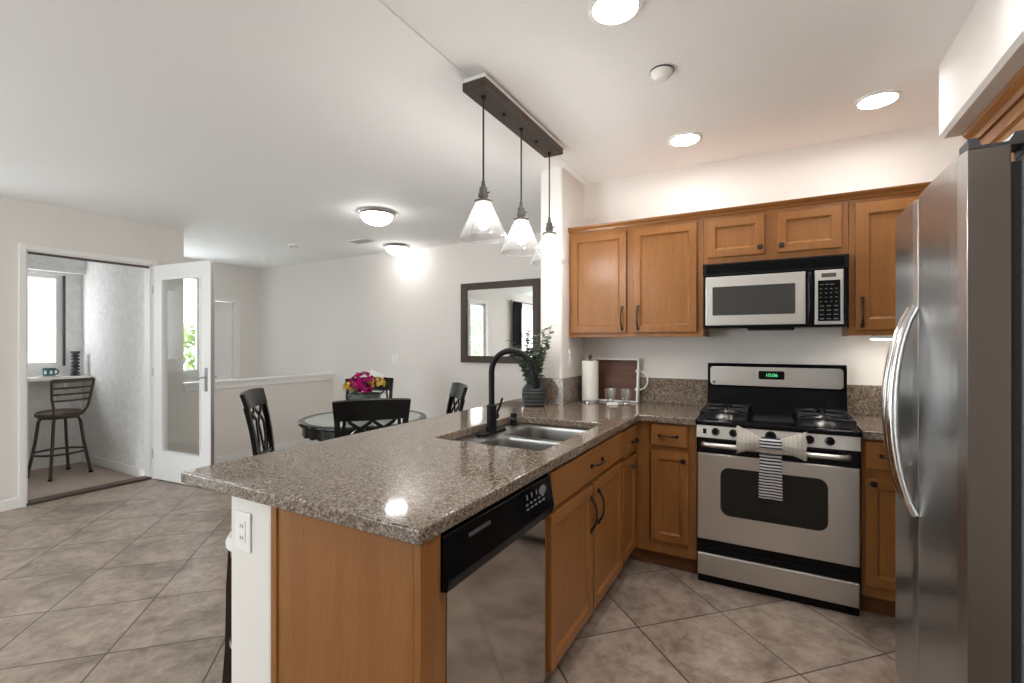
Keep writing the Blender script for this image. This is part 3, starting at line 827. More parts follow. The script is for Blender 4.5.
C2 = tag(obj('countertop', b, M['granite']), 'short brown granite countertop between the range and the refrigerator', 'countertop')
b = MB(); b.box(0.378, 1.2485, 3.478, 3.4985, ZC, 1.105, 0.003); obj('backsplash', b, M['granite'], C2)

# sink
SK = thing('kitchen_sink', 'stainless steel double bowl sink set below the granite', 'sink', (-1.08, 2.08, ZC - 0.04))
zr = ZC - 0.042
def bowl(x0, x1, y0, y1, depth):
    b = MB(); R = 0.055; prev = None; bm = b.bm; rings = []
    for k, (ins, z) in enumerate([(-0.012, 0), (0, -0.004), (0.004, -0.02), (0.012, -depth + 0.05), (0.022, -depth + 0.02), (0.05, -depth)]):
        rings.append([bm.verts.new((x, y, zr + z)) for x, y in rrect(x0 + ins, x1 - ins, y0 + ins, y1 - ins, max(R - ins * 0.5, 0.02))])
    for a, c in zip(rings, rings[1:]):
        for i in range(len(a)):
            bm.faces.new((a[i], a[(i + 1) % len(a)], c[(i + 1) % len(a)], c[i]))
    bm.faces.new(rings[-1])
    return b
bx0, bx1 = -1.215, -0.838
o = obj('bowl', bowl(bx0, bx1, 1.735, 2.075, 0.19), M['sink'], SK)
b = MB(); b.lathe([(0, 0.003), (0.03, 0.002), (0.042, 0.006), (0.045, 0.001)], ((bx0 + bx1) / 2, 1.905, zr - 0.19)); obj('drain', b, M['chrome'], o)
o = obj('bowl', bowl(bx0, bx1, 2.105, 2.435, 0.19), M['sink'], SK)
b = MB(); b.lathe([(0, 0.003), (0.03, 0.002), (0.042, 0.006), (0.045, 0.001)], ((bx0 + bx1) / 2, 2.27, zr - 0.19)); obj('drain', b, M['chrome'], o)
# deck with two openings: strips around bowls
b = MB(); z0, z1 = zr - 0.004, zr
b.box(SX0 - 0.02, bx0 - 0.004, SY0 - 0.02, SY1 + 0.02, z0, z1); b.box(bx1 + 0.004, SX1 + 0.02, SY0 - 0.02, SY1 + 0.02, z0, z1)
b.box(bx0 - 0.004, bx1 + 0.004, SY0 - 0.02, 1.731, z0, z1); b.box(bx0 - 0.004, bx1 + 0.004, 2.439, SY1 + 0.02, z0, z1); b.box(bx0 - 0.004, bx1 + 0.004, 2.079, 2.101, z0, z1)
obj('deck', b, M['sink'], SK)

# faucet
FX, FY = -1.300, 2.115
FA = thing('faucet', 'matte black gooseneck faucet standing at the back of the sink', 'faucet', (FX, FY, zr))
b = MB(); b.prism([(FX + 0.030 * math.cos(a) , FY + (0.095 if math.sin(a) > 0 else -0.095) + 0.030 * math.sin(a)) for a in [2 * PI * k / 24 for k in range(24)]], 'z', zr, zr + 0.012, 0.003); obj('base_plate', b, M['blackm'], FA)
b = MB(); b.lathe([(0, 0.012), (0.030, 0.012), (0.029, 0.03), (0.026, 0.034), (0.026, 0.145), (0.022, 0.150), (0, 0.150)], (FX, FY, zr), 24); bd = obj('body', b, M['blackm'], FA)
dx, dy = 0.985, 0.17
R_ = 0.112
pts = [(FX, FY, zr + 0.145), (FX, FY, 1.20)]
for i in range(0, 15):
    a = PI - (PI + 0.05) * i / 14 * 0.94
    u = R_ + R_ * math.cos(a); pts.append((FX + dx * u, FY + dy * u, 1.205 + R_ * math.sin(a)))
u0 = pts[-1]; u1 = pts[-2]
pts.append((u0[0] + (u0[0] - u1[0]) * 0.6, u0[1] + (u0[1] - u1[1]) * 0.6, u0[2] + (u0[2] - u1[2]) * 0.6))
b = MB(); b.tube(pts, 0.0155, 14); obj('neck', b, M['blackm'], FA)
e = Vector(pts[-1]); dr = (e - Vector(pts[-2])).normalized()
b = MB(); b.tube([e - dr * 0.005, e + dr * 0.01, e + dr * 0.07, e + dr * 0.085], [0.0165, 0.020, 0.022, 0.019], 16); obj('spray_head', b, M['blackm'], FA)
b = MB(); b.tube([(FX, FY + 0.024, zr + 0.085), (FX, FY + 0.050, zr + 0.085)], 0.018, 14); b.tube([(FX, FY + 0.042, zr + 0.088), (FX + 0.005, FY + 0.075, zr + 0.13), (FX + 0.01, FY + 0.095, zr + 0.175)], [0.008, 0.007, 0.006], 10); obj('handle', b, M['blackm'], FA)
t = thing('air_gap_cap', 'small black cylinder cap beside the faucet on the sink deck', 'cap', (-1.325, 2.40, zr))
b = MB(); b.lathe([(0, 0), (0.024, 0), (0.024, 0.008), (0.020, 0.010), (0.020, 0.062), (0.016, 0.068), (0, 0.068)], (-1.325, 2.40, zr), 20); obj('cap', b, M['blackm'], t)
b = MB(); b.lathe([(0.0205, 0.03), (0.0212, 0.032), (0.0212, 0.04), (0.0205, 0.042)], (-1.325, 2.40, zr), 20); obj('band', b, M['charcoal'], t)

# ================================================================== DISHWASHER
DW = thing('dishwasher', 'stainless dishwasher with black control panel in the peninsula', 'dishwasher', (-1.0, 1.27, 0))
b = MB(); b.box(-1.28, -0.766, 0.952, 1.592, 0.10, 0.872); obj('tub', b, M['charcoal'], DW)
b = MB(); b.box(-0.762, -0.742, 0.986, 1.588, 0.11, 0.76, 0.003); obj('door', b, M['dw_steel'], DW)
b = MB(); b.prism([(-0.762, 0.722), (-0.715, 0.730), (-0.708, 0.760), (-0.726, 0.868), (-0.740, 0.874), (-0.762, 0.874)], 'y', 0.950, 1.594, 0.003); cp = obj('control_panel', b, M['black'], DW)
# the panel face leans: place details on it
def on_panel(y, z, off=0.0):
    s = (z - 0.760) / (0.868 - 0.760)
    return (-0.708 - 0.018 * s + off, y, z)
def dwbox(y0, y1, z0, z1, m, nm, off=0.0012):
    b = MB(); a = [on_panel(y0, z0, off), on_panel(y1, z0, off), on_panel(y1, z1, off), on_panel(y0, z1, off)]; c = [(x - 0.003, y, z) for x, y, z in a]
    b.add(a + c, [(0, 1, 2, 3), (7, 6, 5, 4), (0, 4, 5, 1), (1, 5, 6, 2), (2, 6, 7, 3), (3, 7, 4, 0)]); return obj(nm, b, m, cp)
dwbox(1.055, 1.165, 0.832, 0.842, M['charcoal'], 'latch')
for i in range(5): dwbox(1.385 + i * 0.03, 1.402 + i * 0.03, 0.800, 0.806, M['print'], 'button')
for i in range(5): dwbox(1.385 + i * 0.03, 1.400 + i * 0.03, 0.815, 0.820, M['print'], 'button')
for i in range(3): dwbox(1.395 + i * 0.035, 1.402 + i * 0.035, 0.832, 0.848, M['print'], 'indicator')
b = MB(); b.T = Matrix.Translation(on_panel(1.515, 0.835, 0.0)) @ Matrix.Rotation(PI / 2, 4, 'Y') @ Matrix.Diagonal((0.6, 1, 1, 1)); b.lathe([(0, 0.003), (0.026, 0.003), (0.028, 0)], n=24); obj('emblem', b, M['print'], cp)
b = MB(); b.box(-0.80, -0.78, 0.952, 1.592, 0.005, 0.10); obj('toe_kick', b, M['blackm'], DW)

# ================================================================== RANGE
RX0, RX1 = -0.386, 0.370
RG = thing('gas_range', 'stainless and black gas range with four burners and oven', 'stove', (-0.008, 3.15, 0))
b = MB(); b.box(RX0, RX1, 2.885, 3.40, 0.045, 0.895, 0.003)
for x in (RX0 + 0.04, RX1 - 0.04):
    for y in (2.93, 3.36): b.cyl((x, y, 0.0), (x, y, 0.05), 0.018, 12)
obj('body', b, M['black'], RG)
b = MB(); b.box(RX0 - 0.004, RX1 + 0.004, 2.845, 3.37, 0.893, 0.922, 0.008, 3); ck = obj('cooktop', b, M['black'], RG)
# raised rim and recess look: burner pans and a centre griddle plate
for x in (-0.255, 0.235):
    b = MB(); b.prism(rrect(x - 0.115, x + 0.115, 2.90, 3.33, 0.03), 'z', 0.9225, 0.925); obj('burner_pan', b, M['iron'], ck)
b = MB(); b.prism(rrect(-0.105, 0.090, 2.92, 3.32, 0.02), 'z', 0.9215, 0.932, 0.002); obj('center_plate', b, M['blackm'], ck)
for x in (-0.255, 0.235):
    b = MB(); r_ = 0.0065
    x0, x1, y0, y1, zz = x - 0.118, x + 0.118, 2.905, 3.325, 0.962
    ym = (y0 + y1) / 2
    b.tube([(x0, y0, zz), (x1, y0, zz), (x1, y1, zz), (x0, y1, zz), (x0, y0, zz)], r_, 8); b.tube([(x0, ym, zz), (x1, ym, zz)], r_, 8)
    for cy_ in ((y0 + ym) / 2, (y1 + ym) / 2):
        for k in range(4):
            a = k * PI / 2 + PI / 4 * 0
            ex = x + (0.118 if k == 0 else -0.118 if k == 2 else 0); ey = cy_ + (0.103 if k == 1 else -0.103 if k == 3 else 0)
            b.tube([(ex, ey, zz), (x + (ex - x) * 0.35, cy_ + (ey - cy_) * 0.35, zz + 0.008), (x + (ex - x) * 0.22, cy_ + (ey - cy_) * 0.22, zz + 0.004)], r_, 8)
    for px_ in (x0, x1):
        for py_ in (y0, ym, y1): b.tube([(px_, py_, zz), (px_, py_, 0.924)], r_, 8)
    obj('grate', b, M['iron'], RG)
    for cy_ in ((2.905 * 3 + 3.325) / 4, (2.905 + 3.325 * 3) / 4):
        b = MB(); b.lathe([(0, 0.0), (0.05, 0), (0.046, 0.012), (0.036, 0.014), (0.036, 0.024), (0.030, 0.028), (0, 0.028)], (x, cy_, 0.925), 24); obj('burner', b, M['nickel'], RG)
# control panel, sloping
b = MB(); b.prism([(2.840, 0.826), (2.885, 0.826), (2.885, 0.897), (2.856, 0.897)], 'x', RX0, RX1, 0.002); cpn = obj('control_panel', b, M['steel_x'], RG)
sl = Vector((0, 0.016, 0.071)).normalized(); nn = Vector((0, -0.071, 0.016)).normalized()
for x, r_ in ((-0.287, 0.021), (-0.198, 0.021), (-0.018, 0.027), (0.156, 0.022), (0.243, 0.022)):
    c = Vector((x, 2.848, 0.862)); b = MB()
    b.tube([c, c + nn * 0.004, c + nn * 0.006, c + nn * 0.028, c + nn * 0.032], [r_, r_, r_ * 0.86, r_ * 0.78, r_ * 0.66], 24)
    b.bar([c + nn * 0.028 - sl * r_ * 0.75, c + nn * 0.028 + sl * r_ * 0.75], 0.009, 0.014, (1, 0, 0))
    obj('knob', b, M['black'], RG)
b = MB(); b.box(-0.352, -0.335, 2.842, 2.852, 0.848, 0.876, 0.002); obj('light_switch', b, M['black'], cpn)
b = MB(); b.box(RX0, RX1, 2.858, 2.886, 0.738, 0.826, 0.002); obj('trim_band', b, M['black'], RG)
# oven door
b = MB(); b.box(RX0 + 0.002, RX1 - 0.002, 2.850, 2.884, 0.252, 0.738, 0.006, 3); od = obj('oven_door', b, M['steel_x'], RG)
b = MB(); b.prism(rrect(-0.262, 0.236, 0.404, 0.668, 0.045, 6), 'y', 2.845, 2.852, 0.002); obj('oven_window', b, M['oven_glass'], od)
b = MB(); hz, hy = 0.794, 2.795
pts = [(-0.352, 2.862, hz - 0.006), (-0.348, 2.825, hz - 0.003), (-0.335, 2.802, hz), (-0.30, hy, hz + 0.001)] + [(-0.30 + 0.57 * k / 8, hy, hz + 0.001) for k in range(1, 8)] + [(0.27, hy, hz + 0.001), (0.305, 2.802, hz), (0.318, 2.825, hz - 0.003), (0.322, 2.862, hz - 0.006)]
b.tube(pts, 0.0135, 12); obj('handle', b, M['steel_x'], od)
b = MB(); b.box(RX0, RX1, 2.866, 2.886, 0.166, 0.252); obj('vent_gap', b, M['black'], RG)
b = MB(); b.tube([(-0.345, 2.860, 0.205), (0.33, 2.860, 0.205)], 0.006, 8); obj('drawer_lip', b, M['black'], RG)
b = MB(); b.box(RX0 + 0.004, RX1 - 0.004, 2.852, 2.884, 0.050, 0.172, 0.005, 3); obj('storage_drawer', b, M['steel_x'], RG)
b = MB(); b.box(RX0 + 0.004, RX1 - 0.004, 2.872, 2.89, 0.004, 0.052); obj('plinth', b, M['black'], RG)
# back guard
b = MB(); b.prism([(3.330, 0.922), (3.360, 1.075), (3.352, 1.090), (3.352, 1.205), (3.366, 1.226), (3.395, 1.226), (3.400, 0.90), (3.33, 0.90)], 'x', RX0, RX1, 0.003); bgd = obj('back_guard', b, M['black'], RG)
b = MB(); b.prism(rrect(RX0 + 0.018, RX1 - 0.018, 1.085, 1.205, 0.02, 4), 'y', 3.344, 3.353, 0.002); pl = obj('back_panel', b, M['steel_x'], RG)
b = MB(); b.prism(rrect(-0.088, 0.054, 1.130, 1.182, 0.008, 3), 'y', 3.341, 3.346, 0.001); obj('clock_display', b, M['black'], pl)
cu = bpy.data.curves.new('clock_digits', 'FONT'); cu.body = '10:06'; cu.size = 0.030; cu.align_x = 'CENTER'; cu.align_y = 'CENTER'; cu.extrude = 0.0004
cu.materials.append(M['digits'])
tmp = bpy.data.objects.new('clock_text', cu); COL.objects.link(tmp)
me = bpy.data.meshes.new_from_object(tmp.evaluated_get(bpy.context.evaluated_depsgraph_get()))
bpy.data.objects.remove(tmp)
b = MB(); b.bm.from_mesh(me); bmesh.ops.transform(b.bm, matrix=Matrix.Translation((-0.016, 3.3402, 1.156)) @ Matrix.Rotation(PI / 2, 4, 'X'), verts=b.bm.verts)
obj('clock_digits', b, M['digits'], pl, smooth=False)
b = MB(); b.tube([(-0.345, 3.342, 1.104), (-0.345, 3.346, 1.104)], 0.008, 16); obj('emblem', b, M['pewter'], pl)

# bow tie towel over the oven handle
BW = thing('bow_tie_towel', 'cream waffle bow tie towel with navy striped tail on oven handle', 'towel', (-0.018, 2.775, 0.80))
def bowloop(s):
    b = MB(); g = []
    for i in range(9):
        a = i / 8; x = -0.018 + s * (0.045 + 0.112 * a); row = []
        hh = 0.024 + 0.046 * a ** 0.9
        for j in range(17):
            q = 2 * PI * j / 16
            th_ = 0.013 + 0.018 * math.sin(PI * min(a * 0.95, 1)) + 0.007 * math.sin(3 * q + 2 * a) * a
            row.append((x + 0.004 * math.sin(5 * q) * a, 2.768 - th_ * math.cos(q), 0.838 + 0.004 * math.sin(q) - 0.003 * s * a + hh * math.sin(q) - 0.012 * a * math.cos(2 * q) * 0.4))
        g.append(row)
    b.sheet(g, 0.002); return b
obj('bow_loop', bowloop(-1), M['bow'], BW, smooth=True, angle=60); obj('bow_loop', bowloop(1), M['bow'], BW, smooth=True, angle=60)
b = MB(); b.box(-0.070, 0.034, 2.742, 2.790, 0.808, 0.868, 0.016, 4); obj('knot', b, M['navy'], BW)
g = []
for i in range(18):
    z = 0.812 - 0.275 * i / 17
    g.append([(-0.018 + (-0.5 + j / 8) * (0.100 + 0.010 * i / 17), (2.816 if i < 4 else 2.816 - 0.006 * (i - 3) if i < 7 else 2.798 + 0.003 * (i - 6)) + 0.003 * math.sin(j * 1.1 + i * 0.2), z) for j in range(9)])
b = MB(); b.sheet(g, 0.004); obj('tail', b, M['navy'], BW)

# ================================================================== MICROWAVE
MX0, MX1, MZ0, MZ1 = -0.383, 0.350, 1.436, 1.838
MW = thing('microwave', 'stainless over-the-range microwave with black vent grille', 'microwave', (-0.016, 3.3, MZ0))
b = MB(); b.box(MX0, MX1, 3.118, 3.495, MZ0 + 0.012, MZ1, 0.003); obj('case', b, M['black'], MW)
b = MB(); b.box(MX0 - 0.002, MX1 + 0.002, 3.095, 3.118, 1.765, MZ1, 0.003); vg = obj('vent_grille', b, M['blackm'], MW)
for k in range(5):
    b = MB(); z = 1.777 + k * 0.011; b.prism([(3.088, z), (3.097, z + 0.002), (3.097, z + 0.008), (3.088, z + 0.005)], 'x', MX0 + 0.02, MX1 - 0.02); obj('slat', b, M['black'], vg)
b = MB(); b.box(MX0 + 0.004, 0.190, 3.094, 3.117, 1.452, 1.760, 0.003); obj('door_frame', b, M['black'], MW)
b = MB(); b.box(MX0 + 0.016, 0.152, 3.086, 3.0945, 1.462, 1.756, 0.004); dr_ = obj('door', b, M['steel_x'], MW)
b = MB(); b.prism(rrect(-0.328, 0.102, 1.522, 1.694, 0.006, 3), 'y', 3.083, 3.088, 0.001); obj('door_window', b, M['mw_glass'], dr_)
b = MB(); b.tube([(0.172, 3.092, 1.745), (0.172, 3.070, 1.725), (0.172, 3.062, 1.66), (0.172, 3.062, 1.56), (0.172, 3.070, 1.49), (0.172, 3.092, 1.47)], 0.011, 12); obj('handle', b, M['black'], MW)
b = MB(); b.box(0.194, 0.326, 3.086, 3.118, 1.458, 1.757, 0.003); pn = obj('control_panel', b, M['steel_x'], MW)
b = MB(); b.box(0.225, 0.292, 3.0845, 3.087, 1.716, 1.738); obj('display', b, M['lcd'], pn)
b = MB(); b.box(0.209, 0.311, 3.0845, 3.087, 1.476, 1.700, 0.001); obj('keypad', b, M['black'], pn)
b = MB()
for r_ in range(9):
    for c_ in range(4 if r_ > 3 else 3):
        x = 0.218 + c_ * (0.0235 if r_ > 3 else 0.032); z = 1.487 + r_ * 0.0235
        if r_ in (4, 5, 6, 7) or c_ != 3: b.box(x, x + (0.009 if 3 < r_ < 8 else 0.018), 3.0835, 3.085, z, z + 0.004)
obj('key_printing', b, M['print'], pn)
b = MB(); b.box(-0.14, 0.10, 3.11, 3.28, MZ0 - 0.004, MZ0 + 0.014, 0.004); obj('lamp_housing', b, M['blackm'], MW)
b = MB(); b.box(MX0, MX1, 3.10, 3.118, MZ0 + 0.008, 1.455); obj('lower_lip', b, M['black'], MW)

# ================================================================== REFRIGERATOR
RF = thing('refrigerator', 'tall stainless side by side refrigerator with curved bar handles', 'refrigerator', (0.80, 1.99, 0))
FYN, FYM, FYF, FXF = 1.590, 2.052, 2.387, 0.413
b = MB(); b.box(0.525, 1.20, 1.598, 2.380, 0.03, 1.815, 0.006); 
for x in (0.58, 1.14):
    for y in (1.66, 2.32): b.cyl((x, y, 0), (x, y, 0.04), 0.02, 12)
obj('case', b, M['grey'], RF)
b = MB(); b.box(0.505, 0.526, 1.606, 2.372, 0.10, 1.80); obj('gasket', b, M['gasket'], RF)
def fdoor(y0, y1):
    b = MB(); n = 10; pts = []
    # gently bowed front, rounded outer edges
    for i in range(n + 1):
        s = i / n; y = y0 + (y1 - y0) * s
        k = FXF + 0.000 + 0.010 * (abs(2 * s - 1) ** 6)
        pts.append((k, y))
    pts += [(0.503, y1), (0.503, y0)]
    b.prism(pts, 'z', 0.09, 1.840, 0.003); return b
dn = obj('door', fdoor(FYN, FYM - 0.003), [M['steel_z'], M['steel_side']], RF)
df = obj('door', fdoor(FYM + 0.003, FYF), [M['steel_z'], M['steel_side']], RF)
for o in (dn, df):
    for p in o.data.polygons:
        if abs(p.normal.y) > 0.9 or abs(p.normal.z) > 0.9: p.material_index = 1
for o, y in ((dn, FYM - 0.035), (df, FYM + 0.035)):
    pts = []; zt, zb = 1.475, 0.785
    for i in range(17):
        s = -1 + 2 * i / 16
        pts.append((FXF - 0.004 - 0.062 * (1 - s * s) ** 0.8, y, (zt + zb) / 2 + s * (zt - zb) / 2))
    b = MB(); b.tube(pts, [0.013 + 0.006 * (1 - abs(-1 + 2 * i / 16)) for i in range(17)], 14); obj('handle', b, M['chrome'], o)
b = MB(); b.prism([(0.425, 1.8405), (0.425, 1.868), (0.445, 1.868), (0.447, 1.846), (0.50, 1.846), (0.51, 1.87), (0.60, 1.87), (0.60, 1.817), (0.53, 1.817), (0.53, 1.8405)], 'y', 1.592, 1.66, 0.002); obj('hinge_cover', b, M['charcoal'], RF)
b = MB(); b.box(0.46, 0.52, 1.60, 2.378, 0.02, 0.085, 0.004); obj('base_grille', b, M['charcoal'], RF)

# ================================================================== COUNTER OBJECTS
PT = thing('paper_towel_holder', 'white paper towel roll on a steel holder in the counter corner', 'paper towel holder', (-1.185, 3.30, ZC))
px_, py_ = -1.190, 3.325
b = MB(); b.lathe([(0, 0), (0.070, 0), (0.070, 0.008), (0.05, 0.013), (0, 0.013)], (px_, py_, ZC), 32); obj('base', b, M['chrome'], PT)
b = MB(); b.cyl((px_, py_, ZC + 0.012), (px_, py_, ZC + 0.325), 0.006, 12); b.lathe([(0, 0.317), (0.010, 0.317), (0.016, 0.332), (0.012, 0.346), (0, 0.350)], (px_, py_, ZC), 16); obj('rod', b, M['pewter'], PT)
b = MB(); b.lathe([(0.02, 0.014), (0.060, 0.014), (0.061, 0.018), (0.061, 0.298), (0.060, 0.302), (0.02, 0.302)], (px_, py_, ZC), 40, close=True); obj('paper_roll', b, M['paper'], PT)

TR = thing('serving_tray', 'wooden serving tray with white rim and rope handle, leaning on wall', 'tray', (-1.0, 3.45, ZC))
Tm = Matrix.Translation((-1.035, 3.405, ZC)) @ Matrix.Rotation(math.radians(-9), 4, 'X')
tw, th_ = 0.165, 0.322
b = MB(); b.T = Tm; b.box(-tw, tw, 0.028, 0.036, 0.005, th_ - 0.005, 0.001); obj('base', b, M['traywood'], TR)
b = MB(); b.T = Tm
b.box(-tw - 0.012, -tw + 0.002, -0.012, 0.038, 0.0, th_, 0.002); b.box(tw - 0.002, tw + 0.012, -0.012, 0.038, 0.0, th_, 0.002)
b.box(-tw, tw, -0.012, 0.038, 0.0, 0.013, 0.002); b.box(-tw, tw, -0.012, 0.038, th_ - 0.013, th_, 0.002)
obj('rim', b, M['whitewood'], TR)
b = MB(); b.T = Tm; pts = []
for i in range(13):
    a = -PI / 2 + PI * i / 12
    pts.append((tw + 0.012 + 0.060 * max(0, math.cos(a)), 0.012, 0.165 + 0.068 * math.sin(a)))
pts = [(tw - 0.01, 0.012, 0.097)] + pts + [(tw - 0.01, 0.012, 0.233)]
b.tube(pts, 0.0055, 8)
for z in (0.097, 0.233): b.blob((tw - 0.008, 0.012, z), 0.011, 2)
obj('rope_handle', b, M['rope'], TR)
b = MB(); b.T = Tm
pts = [(-x, y, z) for x, y, z in pts]
b.tube([(x * 1 if abs(x) < tw else -tw - 0.012 + (x + tw + 0.012) * 0.35, y, z) for x, y, z in pts], 0.0055, 8); obj('rope_handle', b, M['rope'], TR)

def tumbler(x, y, label):
    t = thing('drinking_glass', label, 'glass', (x, y, ZC), group='clear glasses before the tray')
    b = MB(); b.lathe([(0, 0.0), (0.028, 0.0), (0.030, 0.004), (0.026, 0.012), (0.037, 0.05), (0.041, 0.104), (0.039, 0.104), (0.035, 0.052), (0.023, 0.018), (0, 0.016)], (x, y, ZC), 32); obj('bowl', b, M['tumbler'], t)
    b = MB(); b.lathe([(0.0388, 0.104), (0.0412, 0.104), (0.0402, 0.1062)], (x, y, ZC), 32, close=True); obj('lip', b, M['tumbler'], t)
    return t
tumbler(-1.025, 3.285, 'clear glass tumbler nearer the paper towel roll')
tumbler(-0.915, 3.295, 'clear glass tumbler nearer the tray rope handle')
b = MB(); g = []
t = thing('napkin', 'small folded white napkin lying between the two tumblers', 'napkin', (-0.995, 3.24, ZC))
b.box(-1.03, -0.955, 3.21, 3.25, ZC, ZC + 0.010, 0.003); obj('cloth', b, M['whitecloth'], t)
b = MB(); b.T = Matrix.Translation((-0.985, 3.225, ZC + 0.0105)) @ Matrix.Rotation(0.5, 4, 'Z'); b.box(-0.03, 0.03, -0.012, 0.012, 0, 0.006, 0.002); obj('fold', b, M['whitecloth'], t)

# vase and eucalyptus
VX, VY = -1.452, 2.925
VS = thing('vase', 'dark ribbed ceramic vase on the counter beside the stub wall', 'vase', (VX, VY, ZC))
prof = [(0, 0), (0.056, 0)]
for k in range(8):
    z = 0.008 + k * 0.0135; r_ = 0.060 + 0.024 * math.sin(PI * (0.15 + 0.55 * k / 8))
    prof += [(r_, z), (r_ + 0.003, z + 0.004), (r_ + 0.003, z + 0.009), (r_ - 0.001, z + 0.0125)]
prof += [(0.078, 0.122), (0.062, 0.145), (0.045, 0.160), (0.042, 0.178), (0.048, 0.190), (0.044, 0.190), (0.038, 0.178), (0.040, 0.16), (0.05, 0.14), (0.05, 0.02), (0, 0.02)]
b = MB(); b.lathe(prof, (VX, VY, ZC), 40); vb = obj('body', b, M['vase'], VS, angle=60)
for k in (0, 2, 4, 6):
    z = 0.008 + k * 0.0135; r_ = 0.060 + 0.024 * math.sin(PI * (0.15 + 0.55 * k / 8)) + 0.0032
    b = MB(); b.lathe([(r_ - 0.002, z + 0.005), (r_ + 0.0004, z + 0.0055), (r_ + 0.0004, z + 0.0075), (r_ - 0.002, z + 0.008)], (VX, VY, ZC), 40, close=True); obj('pale_band', b, M['vase_band'], vb)
EU = thing('eucalyptus_bunch', 'bunch of leafy green eucalyptus stems in the dark ribbed vase', 'plant', (VX, VY, ZC + 0.12))
rs = random.Random(5)
tips = [(-0.13, -0.05, 1.36), (-0.06, 0.0, 1.42), (0.0, -0.05, 1.47), (0.09, -0.06, 1.43), (0.15, -0.10, 1.46), (0.11, -0.12, 1.32), (-0.04, -0.12, 1.33), (0.05, -0.15, 1.36), (-0.11, -0.12, 1.29), (0.03, -0.02, 1.40), (0.13, -0.09, 1.37), (-0.02, -0.08, 1.40), (0.07, -0.09, 1.27), (-0.07, -0.07, 1.25), (0.02, -0.12, 1.30)]
def leaf(b, p, d, up, L, W):
    d = d.normalized(); s = d.cross(up)
    if s.length < 1e-4: s = d.orthogonal()
    s.normalize(); nrm = s.cross(d)
    pts = []
    for f_, w_ in ((0, 0.02), (0.25, 0.8), (0.5, 1.0), (0.78, 0.75), (1.0, 0.05)):
        c = p + d * L * f_ + nrm * (0.12 * L * math.sin(PI * f_))
        pts.append([tuple(c - s * W * w_ + nrm * 0.1 * W), tuple(c), tuple(c + s * W * w_ + nrm * 0.1 * W)])
    b.sheet(pts)
for k, (tx, ty, tz) in enumerate(tips):
    p0 = Vector((VX + tx * 0.12, VY + ty * 0.12, ZC + 0.10)); p3 = Vector((VX + tx * 1.2, VY + ty * 1.1, tz + 0.01))
    p1 = p0 + Vector((tx * 0.1, ty * 0.1, 0.12)); path = []
    for i in range(9):
        u = i / 8; path.append(p0 * (1 - u) ** 2 + p1 * 2 * u * (1 - u) + p3 * u * u)
    b = MB(); b.tube(path, [0.0028 - 0.0016 * i / 8 for i in range(9)], 6); st = obj('stem', b, M['stem'], EU)
    lb = MB()
    for i in range(44):
        u = 0.26 + 0.74 * i / 43
        q = p0 * (1 - u) ** 2 + p1 * 2 * u * (1 - u) + p3 * u * u
        ang = rs.uniform(0, 2 * PI); dd_ = Vector((math.cos(ang), math.sin(ang), rs.uniform(-0.3, 0.6)))
        sz = rs.uniform(0.8, 1.2) * (1.1 - 0.35 * u)
        leaf(lb, q, dd_, Vector((rs.uniform(-0.5, 0.5), rs.uniform(-0.5, 0.5), 1)), 0.043 * sz, 0.0175 * sz)
    obj('leaves', lb, M['leaf_pale'] if k % 3 == 0 else M['leaf'], st)

# outlets and switches
def plate_x(x, y, z, label, name='wall_outlet', rocker=False):
    pass
def outlet(face, u, z, label, kind):
    w_, h_ = (0.038, 0.060)
    o_ = face.o + face.u * u + Vector((0, 0, z))
    t = thing('wall_outlet' if kind == 'outlet' else 'light_switch', label, 'outlet' if kind == 'outlet' else 'switch', o_)
    wid = w_ if kind != 'double' else 0.060
    b = MB(); b.T = face.mat(); b.box(u - wid, u + wid, 0, 0.006, z - h_, z + h_, 0.003); obj('plate', b, M['plastic'], t)
    if kind == 'outlet':
        b = MB(); b.T = face.mat(); b.box(u - 0.017, u + 0.017, 0.005, 0.0085, z - 0.034, z + 0.034, 0.002); rc = obj('receptacle', b, M['plastic'], t)
        for dz in (-0.018, 0.018):
            for du in (-0.006, 0.006):
                b = MB(); b.T = face.mat(); b.box(u + du - 0.0013, u + du + 0.0013, 0.008, 0.0092, z + dz - 0.005, z + dz + 0.005); obj('slot', b, M['slot'], rc)
    else:
        for du in ((0,) if kind == 'switch' else (-0.023, 0.023)):
            b = MB(); b.T = face.mat(); b.box(u + du - 0.016, u + du + 0.016, 0.005, 0.010, z - 0.033, z + 0.033, 0.003); obj('rocker', b, M['plastic'], t)
outlet(Face((0, 0.8715, 0), (1, 0, 0), (0, -1, 0)), -1.433, 0.775, 'white duplex outlet on the near end of the peninsula half wall', 'outlet')
outlet(Face((XS + 0.0005, 0, 0), (0, 1, 0), (1, 0, 0)), 3.21, 1.255, 'white outlet on the stub wall under the left wall cabinet', 'outlet')
outlet(Face((0, YD - 0.0005, 0), (1, 0, 0), (0, -1, 0)), -4.27, 1.158, 'white double light switch on the far dining wall', 'double')

